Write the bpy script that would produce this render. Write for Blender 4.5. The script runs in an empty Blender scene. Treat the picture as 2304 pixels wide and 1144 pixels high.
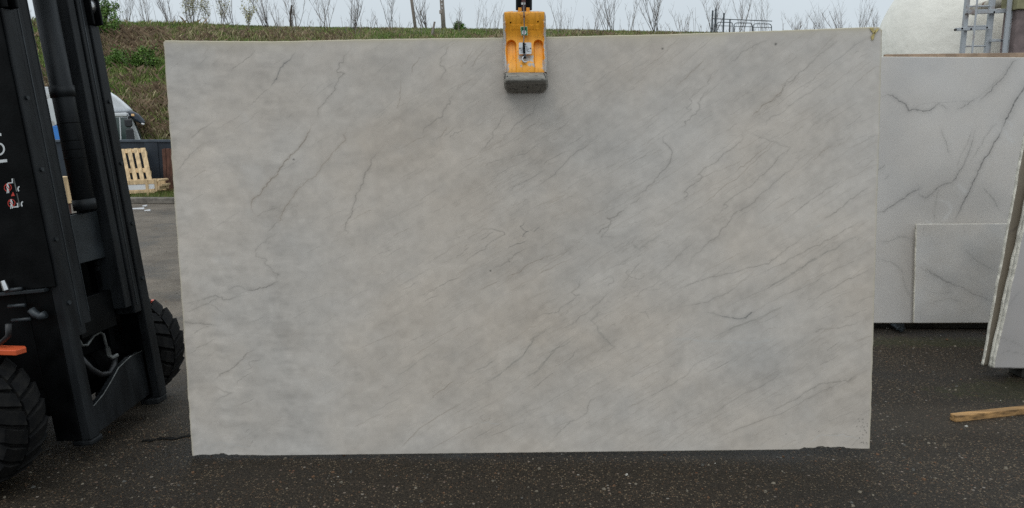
import bpy, bmesh, math, random
import numpy as np
from mathutils import Vector, Matrix, noise as mnoise

R = math.radians
SC = bpy.context.scene
COL = SC.collection
random.seed(7)

# ------------------------------------------------------------------ camera
CAM_H, PITCH, FPX, W0, H0 = 1.5, R(9.7), 1700.0, 2304.0, 1144.0
cam_data = bpy.data.cameras.new('camera')
cam_data.sensor_width = 36.0
cam_data.lens = 36.0 * FPX / W0
cam_data.clip_start = 0.05
cam_data.clip_end = 2000
cam = bpy.data.objects.new('camera', cam_data)
cam.location = (0, 0, CAM_H)
cam.rotation_euler = (R(90) - PITCH, 0, 0)
COL.objects.link(cam)
SC.camera = cam

# ------------------------------------------------------------------ world: overcast sky
SUN_EL, SUN_ROT = R(58), R(205)
world = bpy.data.worlds.new('World')
SC.world = world
world.use_nodes = True
wn, wl = world.node_tree.nodes, world.node_tree.links
wn.clear()
w_out = wn.new('ShaderNodeOutputWorld')
w_bg = wn.new('ShaderNodeBackground')
w_sky = wn.new('ShaderNodeTexSky')
w_sky.sky_type = 'NISHITA'
w_sky.sun_disc = False
w_sky.sun_elevation = SUN_EL
w_sky.sun_rotation = SUN_ROT
w_sky.dust_density = 4.0
w_mix = wn.new('ShaderNodeMix')
w_mix.data_type = 'RGBA'
w_mix.inputs[0].default_value = 0.93
# even cloud layer, brighter towards the zenith as a closed overcast is
w_tc = wn.new('ShaderNodeTexCoord')
w_sep = wn.new('ShaderNodeSeparateXYZ')
w_ramp = wn.new('ShaderNodeMapRange')
w_ramp.inputs['From Min'].default_value = 0.0
w_ramp.inputs['From Max'].default_value = 1.0
w_ramp.inputs['To Min'].default_value = 1.0
w_ramp.inputs['To Max'].default_value = 1.75
w_mul = wn.new('ShaderNodeVectorMath')
w_mul.operation = 'SCALE'
w_mul.inputs[0].default_value = (6.05, 6.72, 7.2)
w_cl = wn.new('ShaderNodeTexNoise'); w_cl.inputs['Scale'].default_value = 2.2; w_cl.inputs['Detail'].default_value = 5
w_cm = wn.new('ShaderNodeMapRange'); w_cm.inputs['From Min'].default_value = .3; w_cm.inputs['From Max'].default_value = .7; w_cm.inputs['To Min'].default_value = .95; w_cm.inputs['To Max'].default_value = 1.05
w_x = wn.new('ShaderNodeMath'); w_x.operation = 'MULTIPLY'
wl.new(w_tc.outputs['Generated'], w_cl.inputs['Vector']); wl.new(w_cl.outputs['Fac'], w_cm.inputs['Value'])
wl.new(w_tc.outputs['Generated'], w_sep.inputs[0])
wl.new(w_sep.outputs['Z'], w_ramp.inputs['Value'])
wl.new(w_ramp.outputs[0], w_x.inputs[0]); wl.new(w_cm.outputs[0], w_x.inputs[1]); wl.new(w_x.outputs[0], w_mul.inputs['Scale'])
wl.new(w_sky.outputs[0], w_mix.inputs[6])
wl.new(w_mul.outputs[0], w_mix.inputs[7])
wl.new(w_mix.outputs[2], w_bg.inputs[0])
w_bg.inputs[1].default_value = 0.1
wl.new(w_bg.outputs[0], w_out.inputs[0])

sun_data = bpy.data.lights.new('sun', 'SUN')
sun_data.energy = 0.7
sun_data.angle = R(40)
sun_data.color = (1.0, 0.97, 0.92)
sun = bpy.data.objects.new('sun', sun_data)
COL.objects.link(sun)
sdir = Vector((math.sin(SUN_ROT) * math.cos(SUN_EL), math.cos(SUN_ROT) * math.cos(SUN_EL), math.sin(SUN_EL)))
sun.rotation_euler = sdir.to_track_quat('Z', 'Y').to_euler()

SC.view_settings.view_transform = 'Standard'
SC.view_settings.look = 'None'
SC.view_settings.exposure = 0.0
SC.view_settings.gamma = 1.0
SC.view_settings.use_curve_mapping = False
SC.cycles.use_denoising = False

# ------------------------------------------------------------------ survey helpers: a sighted point to a place
_UP = Vector((0, math.sin(PITCH), math.cos(PITCH)))
_FW = Vector((0, math.cos(PITCH), -math.sin(PITCH)))
_C = Vector((0, 0, CAM_H))

def ray(px, py):
    return Vector(((px - W0 / 2) / FPX, 0, 0)) - _UP * ((py - H0 / 2) / FPX) + _FW

def at_Y(px, py, Y):
    d = ray(px, py)
    return _C + d * (Y / d.y)

def at_z(px, py, z):
    d = ray(px, py)
    return _C + d * ((z - CAM_H) / d.z)

def at_plane(px, py, p0, n):
    d = ray(px, py)
    return _C + d * ((p0 - _C).dot(n) / d.dot(n))

# ------------------------------------------------------------------ materials
def lin(r, g, b):
    def f(c):
        c /= 255.0
        return c / 12.92 if c <= 0.04045 else ((c + 0.055) / 1.055) ** 2.4
    return (f(r), f(g), f(b))

def pm(name, col, rough=0.6, metal=0.0, var=0.2, scale=6.0, bump=0.0, bscale=80.0, col2=None, lo=0.4, hi=0.6, stretch=None, spec=0.5, detail=6, bdist=0.01):
    m = bpy.data.materials.new(name)
    m.use_nodes = True
    nt = m.node_tree
    b = nt.nodes['Principled BSDF']
    b.inputs['Roughness'].default_value = rough
    b.inputs['Metallic'].default_value = metal
    b.inputs['Specular IOR Level'].default_value = spec
    tc = nt.nodes.new('ShaderNodeTexCoord')
    src = tc.outputs['Object']
    if stretch:
        mp = nt.nodes.new('ShaderNodeMapping')
        mp.inputs['Scale'].default_value = stretch
        nt.links.new(src, mp.inputs[0])
        src = mp.outputs[0]
    nz = nt.nodes.new('ShaderNodeTexNoise')
    nz.inputs['Scale'].default_value = scale
    nz.inputs['Detail'].default_value = detail
    nt.links.new(src, nz.inputs['Vector'])
    rp = nt.nodes.new('ShaderNodeValToRGB')
    c1 = [max(0, c * (1 - var)) for c in col]
    c2 = [min(1, c * (1 + var)) for c in col] if col2 is None else col2
    rp.color_ramp.elements[0].position = lo
    rp.color_ramp.elements[1].position = hi
    rp.color_ramp.elements[0].color = (*c1, 1)
    rp.color_ramp.elements[1].color = (*c2, 1)
    nt.links.new(nz.outputs['Fac'], rp.inputs[0])
    nt.links.new(rp.outputs[0], b.inputs['Base Color'])
    if bump:
        n2 = nt.nodes.new('ShaderNodeTexNoise')
        n2.inputs['Scale'].default_value = bscale
        n2.inputs['Detail'].default_value = 5
        nt.links.new(src, n2.inputs['Vector'])
        bp = nt.nodes.new('ShaderNodeBump')
        bp.inputs['Strength'].default_value = bump
        bp.inputs['Distance'].default_value = bdist
        nt.links.new(n2.outputs['Fac'], bp.inputs['Height'])
        nt.links.new(bp.outputs[0], b.inputs['Normal'])
    return m

def attr_mat(name, rough=0.5, spec=0.5, bump=0.0, bscale=100, trans=0.0):
    m = bpy.data.materials.new(name)
    m.use_nodes = True
    nt = m.node_tree
    b = nt.nodes['Principled BSDF']
    b.inputs['Roughness'].default_value = rough
    b.inputs['Specular IOR Level'].default_value = spec
    a = nt.nodes.new('ShaderNodeAttribute')
    a.attribute_name = 'tint'
    nt.links.new(a.outputs['Color'], b.inputs['Base Color'])
    if bump:
        tc = nt.nodes.new('ShaderNodeTexCoord')
        n2 = nt.nodes.new('ShaderNodeTexNoise')
        n2.inputs['Scale'].default_value = bscale
        n2.inputs['Detail'].default_value = 5
        nt.links.new(tc.outputs['Object'], n2.inputs['Vector'])
        bp = nt.nodes.new('ShaderNodeBump')
        bp.inputs['Strength'].default_value = bump
        bp.inputs['Distance'].default_value = 0.002
        nt.links.new(n2.outputs['Fac'], bp.inputs['Height'])
        nt.links.new(bp.outputs[0], b.inputs['Normal'])
    return m

M = {}
M['black_paint'] = pm('black_paint', (0.003, 0.0036, 0.004), 0.45, 0, 0.5, 9, 0.08, 90, spec=0.1, col2=(0.0065, 0.007, 0.0074), lo=.4, hi=.75)
M['rail_steel'] = pm('rail_steel', (0.0095, 0.011, 0.013), 0.5, 0.0, 0.5, 14, 0.08, 60, stretch=(1, 1, .2), spec=0.22, col2=(0.020, 0.0225, 0.0245), lo=.35, hi=.7)
M['plate_steel'] = pm('plate_steel', (0.026, 0.031, 0.035), 0.4, 0.2, 0.3, 8, spec=0.35)
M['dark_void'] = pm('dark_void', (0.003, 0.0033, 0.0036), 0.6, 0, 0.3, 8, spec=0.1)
M['chrome'] = pm('chrome', (0.55, 0.55, 0.55), 0.25, 0.9, 0.15, 20)
M['steel_pipe'] = pm('steel_pipe', (0.13, 0.135, 0.13), 0.4, 0.5, 0.4, 20)
M['rubber'] = pm('rubber', (0.0085, 0.0088, 0.0098), 0.8, 0, 0.45, 9, 0.15, 60, spec=0.18, col2=(0.026, 0.024, 0.021), lo=.45, hi=.75)
M['wire_rope'] = pm('wire_rope', (0.16, 0.15, 0.14), 0.5, 0.3, 0.4, 60)
M['hose'] = pm('hose', (0.012, 0.012, 0.013), 0.45, 0, 0.2, 30)
M['forklift_orange'] = pm('forklift_orange', (0.62, 0.105, 0.035), 0.4, 0, 0.15, 6)
M['white_decal'] = pm('white_decal', (0.62, 0.64, 0.64), 0.5, 0, 0.05, 40)
M['red_decal'] = pm('red_decal', (0.55, 0.05, 0.035), 0.5, 0, 0.05, 40)
M['asphalt_stone'] = attr_mat('loose_stone', 0.8, 0.3)
M['cream_edge'] = pm('cream_edge', lin(188, 180, 156), 0.6, 0, 0.15, 20, 0.3, 40)
M['slab'] = attr_mat('polished_quartzite', 0.34, 0.4, 0.05, 60)
M['slab_b'] = attr_mat('honed_quartzite', 0.5, 0.35, 0.05, 60)
M['stone_edge'] = pm('sawn_stone_edge', lin(222, 216, 202), 0.8, 0, 0.2, 25, 0.5, 60)
M['tan_stone'] = pm('tan_stone', lin(150, 128, 108), 0.75, 0, 0.18, 14, 0.3, 50)
M['timber'] = pm('timber', lin(156, 120, 76), 0.75, 0, 0.5, 5, 0.3, 60, stretch=(.35, 8, 8))
M['pallet_wood'] = pm('pallet_wood', lin(206, 178, 138), 0.8, 0, 0.3, 4, 0.2, 50, stretch=(5, 5, .8), lo=.35, hi=.65)
M['white_panel'] = pm('white_panel', (0.72, 0.72, 0.72), 0.6, 0, 0.05, 5)
M['rusty_wood'] = pm('rusty_wood', lin(92, 62, 50), 0.85, 0, 0.35, 7, 0.3, 40, stretch=(3, 3, .6))
M['wall_dark'] = pm('wall_charcoal', lin(38, 46, 56), 0.65, 0, 0.2, 2.5, 0.15, 40)
M['coping'] = pm('coping', lin(66, 74, 84), 0.6, 0, 0.2, 3)
M['kerb'] = pm('kerb_concrete', lin(112, 106, 98), 0.9, 0, 0.3, 7, 0.5, 30)
M['truck_white'] = pm('truck_white', (0.66, 0.68, 0.70), 0.35, 0, 0.06, 3)
M['truck_blue'] = pm('truck_blue', (0.05, 0.22, 0.62), 0.4, 0, 0.1, 3)
M['visor'] = pm('visor_plastic', (0.03, 0.04, 0.055), 0.12, 0, 0.1, 4, spec=0.7)
M['black_plastic'] = pm('black_plastic', (0.02, 0.021, 0.024), 0.5, 0, 0.15, 10)
M['cab_glass'] = pm('cab_glass', (0.05, 0.075, 0.07), 0.06, 0, 0.1, 3, spec=0.8)
M['tank'] = pm('tank_plaster', lin(238, 234, 223), 0.6, 0, 0.04, 1.6, 1.0, 5, lo=0.35, hi=0.65, bdist=.02)
M['tank_stain'] = pm('tank_stain', lin(196, 182, 150), 0.8, 0, 0.15, 5)
M['ladder'] = pm('galvanised_rust', lin(186, 190, 194), 0.5, 0.2, 0.1, 5, col2=lin(140, 112, 96), lo=0.52, hi=0.72)
M['rust_pipe'] = pm('rust_pipe', lin(196, 190, 176), 0.7, 0.1, 0.1, 9, col2=lin(110, 74, 52), lo=0.55, hi=0.7)
M['brown_steel'] = pm('brown_steel', lin(122, 108, 106), 0.8, 0, 0.2, 6)
M['pole_wood'] = pm('pole_wood', lin(146, 136, 128), 0.85, 0, 0.25, 5, 0.3, 30, stretch=(4, 4, .4))
M['stake'] = pm('stake_wood', lin(78, 70, 64), 0.9, 0, 0.3, 9)
M['gate_steel'] = pm('gate_steel', (0.075, 0.09, 0.10), 0.5, 0.3, 0.2, 9)
M['bark'] = pm('twig_bark', (0.23, 0.20, 0.18), 0.85, 0, 0.3, 6)
M['bark_dark'] = pm('twig_bark_dark', (0.10, 0.085, 0.076), 0.85, 0, 0.3, 6)
M['leaf'] = attr_mat('leaf_tint', 0.6, 0.3)
M['clamp'] = None  # built with the clamp
M['litter'] = pm('litter_white', (0.75, 0.76, 0.78), 0.6, 0, 0.05, 10)

# ------------------------------------------------------------------ mesh builder
class MB:
    def __init__(self):
        self.v, self.f = [], []

    def add(self, vs, fs):
        o = len(self.v)
        self.v += [Vector(p) for p in vs]
        self.f += [tuple(i + o for i in q) for q in fs]
        return self

    def hexa(self, p):   # 8 points: bottom ring 0-3, top ring 4-7
        return self.add(p, [(3, 2, 1, 0), (4, 5, 6, 7), (0, 1, 5, 4), (1, 2, 6, 5), (2, 3, 7, 6), (3, 0, 4, 7)])

    def box(self, lo, hi, T=None):
        x0, y0, z0 = lo
        x1, y1, z1 = hi
        p = [Vector(q) for q in ((x0, y0, z0), (x1, y0, z0), (x1, y1, z0), (x0, y1, z0), (x0, y0, z1), (x1, y0, z1), (x1, y1, z1), (x0, y1, z1))]
        if T:
            p = [T(q) for q in p]
        return self.hexa(p)

    def prism(self, ring0, ring1):
        n = len(ring0)
        return self.add(list(ring0) + list(ring1), [tuple(range(n - 1, -1, -1)), tuple(range(n, 2 * n))] + [(i, (i + 1) % n, n + (i + 1) % n, n + i) for i in range(n)])

    def tube(self, path, r, n=8, cap=True):
        path = [Vector(p) for p in path]
        k = len(path)
        rs = [r] * k if not hasattr(r, '__len__') else list(r)
        vs, fs = [], []
        up = None
        for i, p in enumerate(path):
            t = (path[min(i + 1, k - 1)] - path[max(i - 1, 0)])
            if t.length < 1e-9:
                t = Vector((0, 0, 1))
            t.normalize()
            if up is None:
                up = Vector((0, 0, 1)) if abs(t.z) < 0.9 else Vector((1, 0, 0))
            u = t.cross(up)
            if u.length < 1e-6:
                u = t.cross(Vector((0, 1, 0)))
            u.normalize()
            w = u.cross(t).normalized()
            up = w
            for j in range(n):
                a = 2 * math.pi * j / n
                vs.append(p + (u * math.cos(a) + w * math.sin(a)) * rs[i])
        for i in range(k - 1):
            for j in range(n):
                a, b = i * n + j, i * n + (j + 1) % n
                fs.append((a, b, b + n, a + n))
        if cap:
            fs.append(tuple(range(n - 1, -1, -1)))
            fs.append(tuple(range((k - 1) * n, k * n)))
        return self.add(vs, fs)

    def lathe(self, prof, n, T):   # prof: (radius, height) pairs, T maps local (x,y,z) to place
        vs, fs = [], []
        for (r, z) in prof:
            for j in range(n):
                a = 2 * math.pi * j / n
                vs.append(T(Vector((r * math.cos(a), r * math.sin(a), z))))
        for i in range(len(prof) - 1):
            for j in range(n):
                a, b = i * n + j, i * n + (j + 1) % n
                fs.append((a, b, b + n, a + n))
        return self.add(vs, fs)

    def disc(self, c, u, w, r, n=16, r2=None):
        u, w = Vector(u).normalized(), Vector(w).normalized()
        P = [c + (u * math.cos(2 * math.pi * j / n) + w * math.sin(2 * math.pi * j / n)) * r for j in range(n)]
        if r2 is None:
            return self.add(P, [tuple(range(n))])
        Q = [c + (u * math.cos(2 * math.pi * j / n) + w * math.sin(2 * math.pi * j / n)) * r2 for j in range(n)]
        return self.add(P + Q, [(j, (j + 1) % n, n + (j + 1) % n, n + j) for j in range(n)])

    def build(self, name, mat, parent=None, smooth=False, bevel=0.0, seg=2, tint=None, recalc=True):
        org = root_loc(parent) if parent else Vector((0, 0, 0))
        if parent is None and self.v:
            xs = [p.x for p in self.v]; ys = [p.y for p in self.v]; zs = [p.z for p in self.v]
            org = Vector(((min(xs) + max(xs)) / 2, (min(ys) + max(ys)) / 2, min(zs)))
        me = bpy.data.meshes.new(name)
        me.from_pydata([tuple(p - org) for p in self.v], [], self.f)
        if recalc:
            bm = bmesh.new()
            bm.from_mesh(me)
            bmesh.ops.recalc_face_normals(bm, faces=bm.faces)
            bm.to_mesh(me)
            bm.free()
        if mat is not None:
            me.materials.append(mat)
        if smooth:
            me.polygons.foreach_set('use_smooth', [True] * len(me.polygons))
        if tint is not None:
            a = me.color_attributes.new('tint', 'FLOAT_COLOR', 'POINT')
            arr = np.ones((len(me.vertices), 4), np.float32)
            arr[:, :3] = tint
            a.data.foreach_set('color', arr.ravel())
        o = bpy.data.objects.new(name, me)
        COL.objects.link(o)
        if parent:
            o.parent = parent
        else:
            o.location = org
        if bevel:
            md = o.modifiers.new('bevel', 'BEVEL')
            md.width = bevel
            md.segments = seg
            md.limit_method = 'ANGLE'
            md.angle_limit = R(40)
        return o

def root_loc(o):
    l = Vector((0, 0, 0))
    while o is not None:
        l += o.location
        o = o.parent
    return l

def tag(o, label=None, cat=None, group=None, kind=None):
    if label: o['label'] = label
    if cat: o['category'] = cat
    if group: o['group'] = group
    if kind: o['kind'] = kind
    return o

def thing(name, label, cat, loc, group=None):
    o = bpy.data.objects.new(name, None)
    o.empty_display_size = 0.1
    o.location = loc
    COL.objects.link(o)
    return tag(o, label, cat, group)

# ------------------------------------------------------------------ numpy noise and vein drawing
def vnoise(ny, nx, cy, cx, rng):
    """smooth value noise with about cy x cx cells"""
    g = rng.random((int(cy) + 4, int(cx) + 4))
    yy = np.linspace(0, cy, ny)
    xx = np.linspace(0, cx, nx)
    y0 = np.floor(yy).astype(int); x0 = np.floor(xx).astype(int)
    fy = yy - y0; fx = xx - x0
    fy = fy * fy * fy * (fy * (fy * 6 - 15) + 10); fx = fx * fx * fx * (fx * (fx * 6 - 15) + 10)
    a = g[np.ix_(y0, x0)]; b = g[np.ix_(y0, x0 + 1)]; c = g[np.ix_(y0 + 1, x0)]; d = g[np.ix_(y0 + 1, x0 + 1)]
    fx = fx[None, :]; fy = fy[:, None]
    return (a * (1 - fx) + b * fx) * (1 - fy) + (c * (1 - fx) + d * fx) * fy

def fbm(ny, nx, cy, cx, rng, octv=5, gain=0.5):
    s = np.zeros((ny, nx)); amp = 1.0; tot = 0
    for _ in range(octv):
        if cy > ny or cx > nx:
            break
        s += amp * vnoise(ny, nx, cy, cx, rng); tot += amp
        amp *= gain; cy *= 2.03; cx *= 2.03
    return s / tot - 0.5

class Canvas:
    """vein strength maps over a slab face, in metres (s across, t up)"""
    def __init__(self, w, h, nx, ny):
        self.w, self.h, self.nx, self.ny = w, h, nx, ny
        self.s = np.linspace(0, w, nx); self.t = np.linspace(0, h, ny)
        self.maps = {}

    def line(self, key, pts, width, amp, rng, jag=0.004, taper=True, soft=0.0):
        m = self.maps.setdefault(key, np.zeros((self.ny, self.nx), np.float32))
        P = [np.array(p, float) for p in pts]
        for lvl in range(3):
            Q = [P[0]]
            for a, b in zip(P[:-1], P[1:]):
                d = b - a
                L = math.hypot(*d)
                nrm = np.array([-d[1], d[0]]) / (L + 1e-9)
                Q.append((a + b) / 2 + nrm * rng.normal() * min(jag, L * 0.18) / (1 + lvl * .6))
                Q.append(b)
            P = Q
        n = len(P) - 1
        for i in range(n):
            a, b = P[i], P[i + 1]
            k = (i + .5) / n
            am = amp * (min(1, 5 * k, 5 * (1 - k)) if taper else 1) * (0.65 + 0.5 * rng.random())
            wd = width * (0.75 + 0.5 * rng.random())
            rad = wd * 2.5 + soft * 2.5
            i0 = max(0, int((min(a[0], b[0]) - rad) / self.w * (self.nx - 1))); i1 = min(self.nx, int((max(a[0], b[0]) + rad) / self.w * (self.nx - 1)) + 2)
            j0 = max(0, int((min(a[1], b[1]) - rad) / self.h * (self.ny - 1))); j1 = min(self.ny, int((max(a[1], b[1]) + rad) / self.h * (self.ny - 1)) + 2)
            if i1 <= i0 or j1 <= j0:
                continue
            S, T = np.meshgrid(self.s[i0:i1], self.t[j0:j1])
            d = b - a
            L2 = d @ d + 1e-12
            u = np.clip(((S - a[0]) * d[0] + (T - a[1]) * d[1]) / L2, 0, 1)
            dist = np.hypot(S - a[0] - u * d[0], T - a[1] - u * d[1])
            val = am * np.exp(-(dist / (wd * .8)) ** 2)
            if soft:
                val = np.maximum(val, am * 0.20 * np.exp(-(dist / soft) ** 2))
            sub = m[j0:j1, i0:i1]
            np.maximum(sub, val, out=sub)

def grid_slab(name, TL, TR, BR, BL, thick, cv, tint, mat, edge_mat, parent=None, bottom=None, top=None, left=None, right=None, round_top=0.0):
    """a slab whose front face is a fine grid carrying the stone's colours; bottom/top/left/right: outline offsets in metres"""
    nx, ny = cv.nx, cv.ny
    TL, TR, BR, BL = map(np.array, map(tuple, (TL, TR, BR, BL)))
    U = np.linspace(0, 1, nx)[None, :, None]; V = np.linspace(0, 1, ny)[:, None, None]
    Pb = BL + (BR - BL) * U; Pt = TL + (TR - TL) * U
    up = (TL + TR - BL - BR) / 2; up = up / np.linalg.norm(up)
    rt = (TR + BR - TL - BL) / 2; rt = rt / np.linalg.norm(rt)
    nrm = np.cross(rt, up); nrm /= np.linalg.norm(nrm)      # points to the front (towards -Y)
    if bottom is not None: Pb = Pb + up * np.asarray(bottom)[None, :, None]
    if top is not None: Pt = Pt + up * np.asarray(top)[None, :, None]
    G = Pb * (1 - V) + Pt * V
    if left is not None: G = G + rt * (np.asarray(left)[:, None, None] * (1 - U) ** 8)
    if right is not None: G = G + rt * (np.asarray(right)[:, None, None] * U ** 8)
    if nrm[1] > 0: nrm = -nrm
    verts = [G.reshape(-1, 3)]
    idx = np.arange(nx * ny).reshape(ny, nx)
    quads = np.stack([idx[:-1, :-1], idx[:-1, 1:], idx[1:, 1:], idx[1:, :-1]], -1).reshape(-1, 4)
    # rim: chamfer ring then back ring
    ring = np.concatenate([idx[0, :], idx[1:, -1], idx[-1, -2::-1], idx[-2:0:-1, 0]])
    Pr = G.reshape(-1, 3)[ring]
    n = len(ring)
    base = nx * ny
    cen = G.mean((0, 1))
    out = Pr - cen; out -= (out @ nrm)[:, None] * nrm[None]
    ax = np.abs(out @ rt) / (np.linalg.norm(TR - TL) / 2); ay = np.abs(out @ up) / (np.linalg.norm(TL - BL) / 2)
    od = np.where((ax > ay)[:, None], np.sign(out @ rt)[:, None] * rt, np.sign(out @ up)[:, None] * up)
    c1 = Pr - nrm * 0.002 + od * 0.0015
    c2 = Pr - nrm * thick + od * 0.0015
    verts += [c1, c2]
    r1 = base + np.arange(n); r2 = base + n + np.arange(n)
    nxt = np.roll(np.arange(n), -1)
    side = np.concatenate([np.stack([ring[nxt], ring, r1, r1[nxt]], -1), np.stack([r1[nxt], r1, r2, r2[nxt]], -1)])
    verts = np.concatenate(verts)
    org = np.array([cen[0], cen[1] + thick / 2, verts[:, 2].min()])
    if parent is not None: org = np.array(tuple(root_loc(parent)))
    # back: strips between bottom and top of the back ring, as one n-gon
    nq, ns = len(quads), len(side)
    me = bpy.data.meshes.new(name)
    me.vertices.add(len(verts)); me.vertices.foreach_set('co', (verts - org).astype(np.float32).ravel())
    loops = np.concatenate([quads.ravel(), side.ravel(), r2[::-1]])
    me.loops.add(len(loops)); me.loops.foreach_set('vertex_index', loops.astype(np.int32))
    starts = np.concatenate([np.arange(nq + ns) * 4, [(nq + ns) * 4]])
    me.polygons.add(nq + ns + 1)
    me.polygons.foreach_set('loop_start', starts.astype(np.int32))
    mi = np.zeros(nq + ns + 1, np.int32); mi[nq:] = 1
    me.polygons.foreach_set('material_index', mi)
    me.materials.append(mat); me.materials.append(edge_mat)
    me.update(calc_edges=True)
    a = me.color_attributes.new('tint', 'FLOAT_COLOR', 'POINT')
    arr = np.ones((len(verts), 4), np.float32)
    arr[:nx * ny, :3] = tint.reshape(-1, 3)
    a.data.foreach_set('color', arr.ravel())
    me.validate()
    o = bpy.data.objects.new(name, me)
    COL.objects.link(o)
    if parent is not None: o.parent = parent
    else: o.location = org
    return o
# ================================================================== THE SETTING
# ------------------------------------------------------------------ asphalt yard
def asphalt_material():
    m = bpy.data.materials.new('asphalt'); m.use_nodes = True
    nt = m.node_tree; N = nt.nodes; L = nt.links
    b = N['Principled BSDF']
    tc = N.new('ShaderNodeTexCoord')
    def vor(scale, feature='F1', rnd=1.0):
        v = N.new('ShaderNodeTexVoronoi'); v.inputs['Scale'].default_value = scale; v.feature = feature
        v.inputs['Randomness'].default_value = rnd
        L.new(tc.outputs['Object'], v.inputs['Vector']); return v
    def nse(scale, det=5, rough=0.55):
        n = N.new('ShaderNodeTexNoise'); n.inputs['Scale'].default_value = scale; n.inputs['Detail'].default_value = det
        n.inputs['Roughness'].default_value = rough
        L.new(tc.outputs['Object'], n.inputs['Vector']); return n
    def ramp(src, a, ca, bb, cb):
        r = N.new('ShaderNodeValToRGB'); r.color_ramp.elements[0].position = a; r.color_ramp.elements[0].color = (*ca, 1)
        r.color_ramp.elements[1].position = bb; r.color_ramp.elements[1].color = (*cb, 1); L.new(src, r.inputs[0]); return r
    def mix(fac, a, c, mode='MIX'):
        x = N.new('ShaderNodeMix'); x.data_type = 'RGBA'; x.blend_type = mode
        if hasattr(fac, 'links'): L.new(fac, x.inputs[0])
        else: x.inputs[0].default_value = fac
        for s, i in ((a, 6), (c, 7)):
            if hasattr(s, 'links'): L.new(s, x.inputs[i])
            else: x.inputs[i].default_value = (*s, 1)
        return x.outputs[2]
    def math_(op, a, c=None):
        x = N.new('ShaderNodeMath'); x.operation = op
        for s, i in ((a, 0), (c, 1)):
            if s is None: continue
            if hasattr(s, 'links'): L.new(s, x.inputs[i])
            else: x.inputs[i].default_value = s
        return x.outputs[0]
    v1 = vor(108); v2 = vor(52); v3 = vor(230)
    # binder and fine grit
    sep1 = N.new('ShaderNodeSeparateColor'); L.new(v3.outputs['Color'], sep1.inputs[0])
    base = ramp(sep1.outputs[0], 0.0, (0.009, 0.0068, 0.0046), 1.0, (0.046, 0.0355, 0.0245)).outputs[0]
    # visible chippings: some cells of the mid voronoi are pale or rusty stones
    sep2 = N.new('ShaderNodeSeparateColor'); L.new(v1.outputs['Color'], sep2.inputs[0])
    clus = nse(1.5, 6, .7)
    thr = math_('ADD', sep2.outputs[0], math_('MULTIPLY', math_('SUBTRACT', clus.outputs['Fac'], 0.5), 1.1))
    pick = ramp(thr, 0.58, (0, 0, 0), 0.86, (1, 1, 1))
    inside = ramp(v1.outputs['Distance'], 0.30, (1, 1, 1), 0.46, (0, 0, 0))
    fac = math_('MULTIPLY', pick.outputs[0], inside.outputs[0])
    stone = ramp(sep2.outputs[1], 0.0, (0.125, 0.064, 0.030), 1.0, (0.24, 0.19, 0.125)).outputs[0]
    c = mix(math_('MULTIPLY', fac, 0.85), base, stone)
    sep3 = N.new('ShaderNodeSeparateColor'); L.new(v2.outputs['Color'], sep3.inputs[0])
    pick2 = ramp(sep3.outputs[0], 0.94, (0, 0, 0), 0.955, (1, 1, 1)); in2 = ramp(v2.outputs['Distance'], 0.22, (1, 1, 1), 0.36, (0, 0, 0))
    st2 = ramp(sep3.outputs[1], 0.0, (0.16, 0.065, 0.03), 1.0, (0.32, 0.29, 0.25)).outputs[0]
    c = mix(math_('MULTIPLY', math_('MULTIPLY', pick2.outputs[0], in2.outputs[0]), 0.8), c, st2)
    # lighter asphalt tone further into the yard; the strip in front stays darker
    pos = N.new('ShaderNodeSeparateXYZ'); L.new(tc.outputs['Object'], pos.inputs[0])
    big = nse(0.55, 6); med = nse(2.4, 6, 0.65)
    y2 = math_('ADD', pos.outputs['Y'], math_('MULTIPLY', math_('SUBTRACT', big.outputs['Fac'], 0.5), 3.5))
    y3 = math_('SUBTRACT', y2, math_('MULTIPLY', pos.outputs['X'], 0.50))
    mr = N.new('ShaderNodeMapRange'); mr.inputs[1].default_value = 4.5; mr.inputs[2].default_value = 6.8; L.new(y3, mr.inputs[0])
    farc = ramp(med.outputs['Fac'], 0.3, (0.130, 0.108, 0.086), 0.7, (0.235, 0.20, 0.162)).outputs[0]
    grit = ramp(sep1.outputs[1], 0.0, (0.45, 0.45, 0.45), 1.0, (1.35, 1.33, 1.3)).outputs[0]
    dry = mix(1.0, farc, grit, 'MULTIPLY')  # the lighter far tone, broken up by grit
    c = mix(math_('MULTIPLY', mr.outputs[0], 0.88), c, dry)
    # moss creeping in the joint below the stacked slabs on the right
    def blob(cx, cy, rx, ry):
        dx = math_('DIVIDE', math_('SUBTRACT', pos.outputs['X'], cx), rx); dy = math_('DIVIDE', math_('SUBTRACT', pos.outputs['Y'], cy), ry)
        d = math_('ADD', math_('MULTIPLY', dx, dx), math_('MULTIPLY', dy, dy))
        d = math_('ADD', d, math_('MULTIPLY', math_('SUBTRACT', nse(16, 6, .7).outputs['Fac'], 0.5), 4.5))
        return ramp(d, 0.35, (1, 1, 1), 1.3, (0, 0, 0)).outputs[0]
    c = mix(math_('MULTIPLY', blob(3.1, 4.12, 0.75, 0.22), 0.38), c, (0.040, 0.046, 0.012))
    c = mix(math_('MULTIPLY', blob(3.0, 5.12, 1.0, 0.14), 0.42), c, (0.030, 0.038, 0.010))
    # pale stone dust and sawdust left by the work
    c = mix(math_('MULTIPLY', ramp(nse(0.9, 7, 0.7).outputs['Fac'], 0.62, (0, 0, 0), 0.8, (1, 1, 1)).outputs[0], 0.30), c, (0.11, 0.10, 0.085))
    # darker damp stains and two faint worn wheel tracks across the yard
    damp = ramp(nse(1.1, 7, .65).outputs['Fac'], 0.50, (0, 0, 0), 0.62, (1, 1, 1)).outputs[0]
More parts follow.
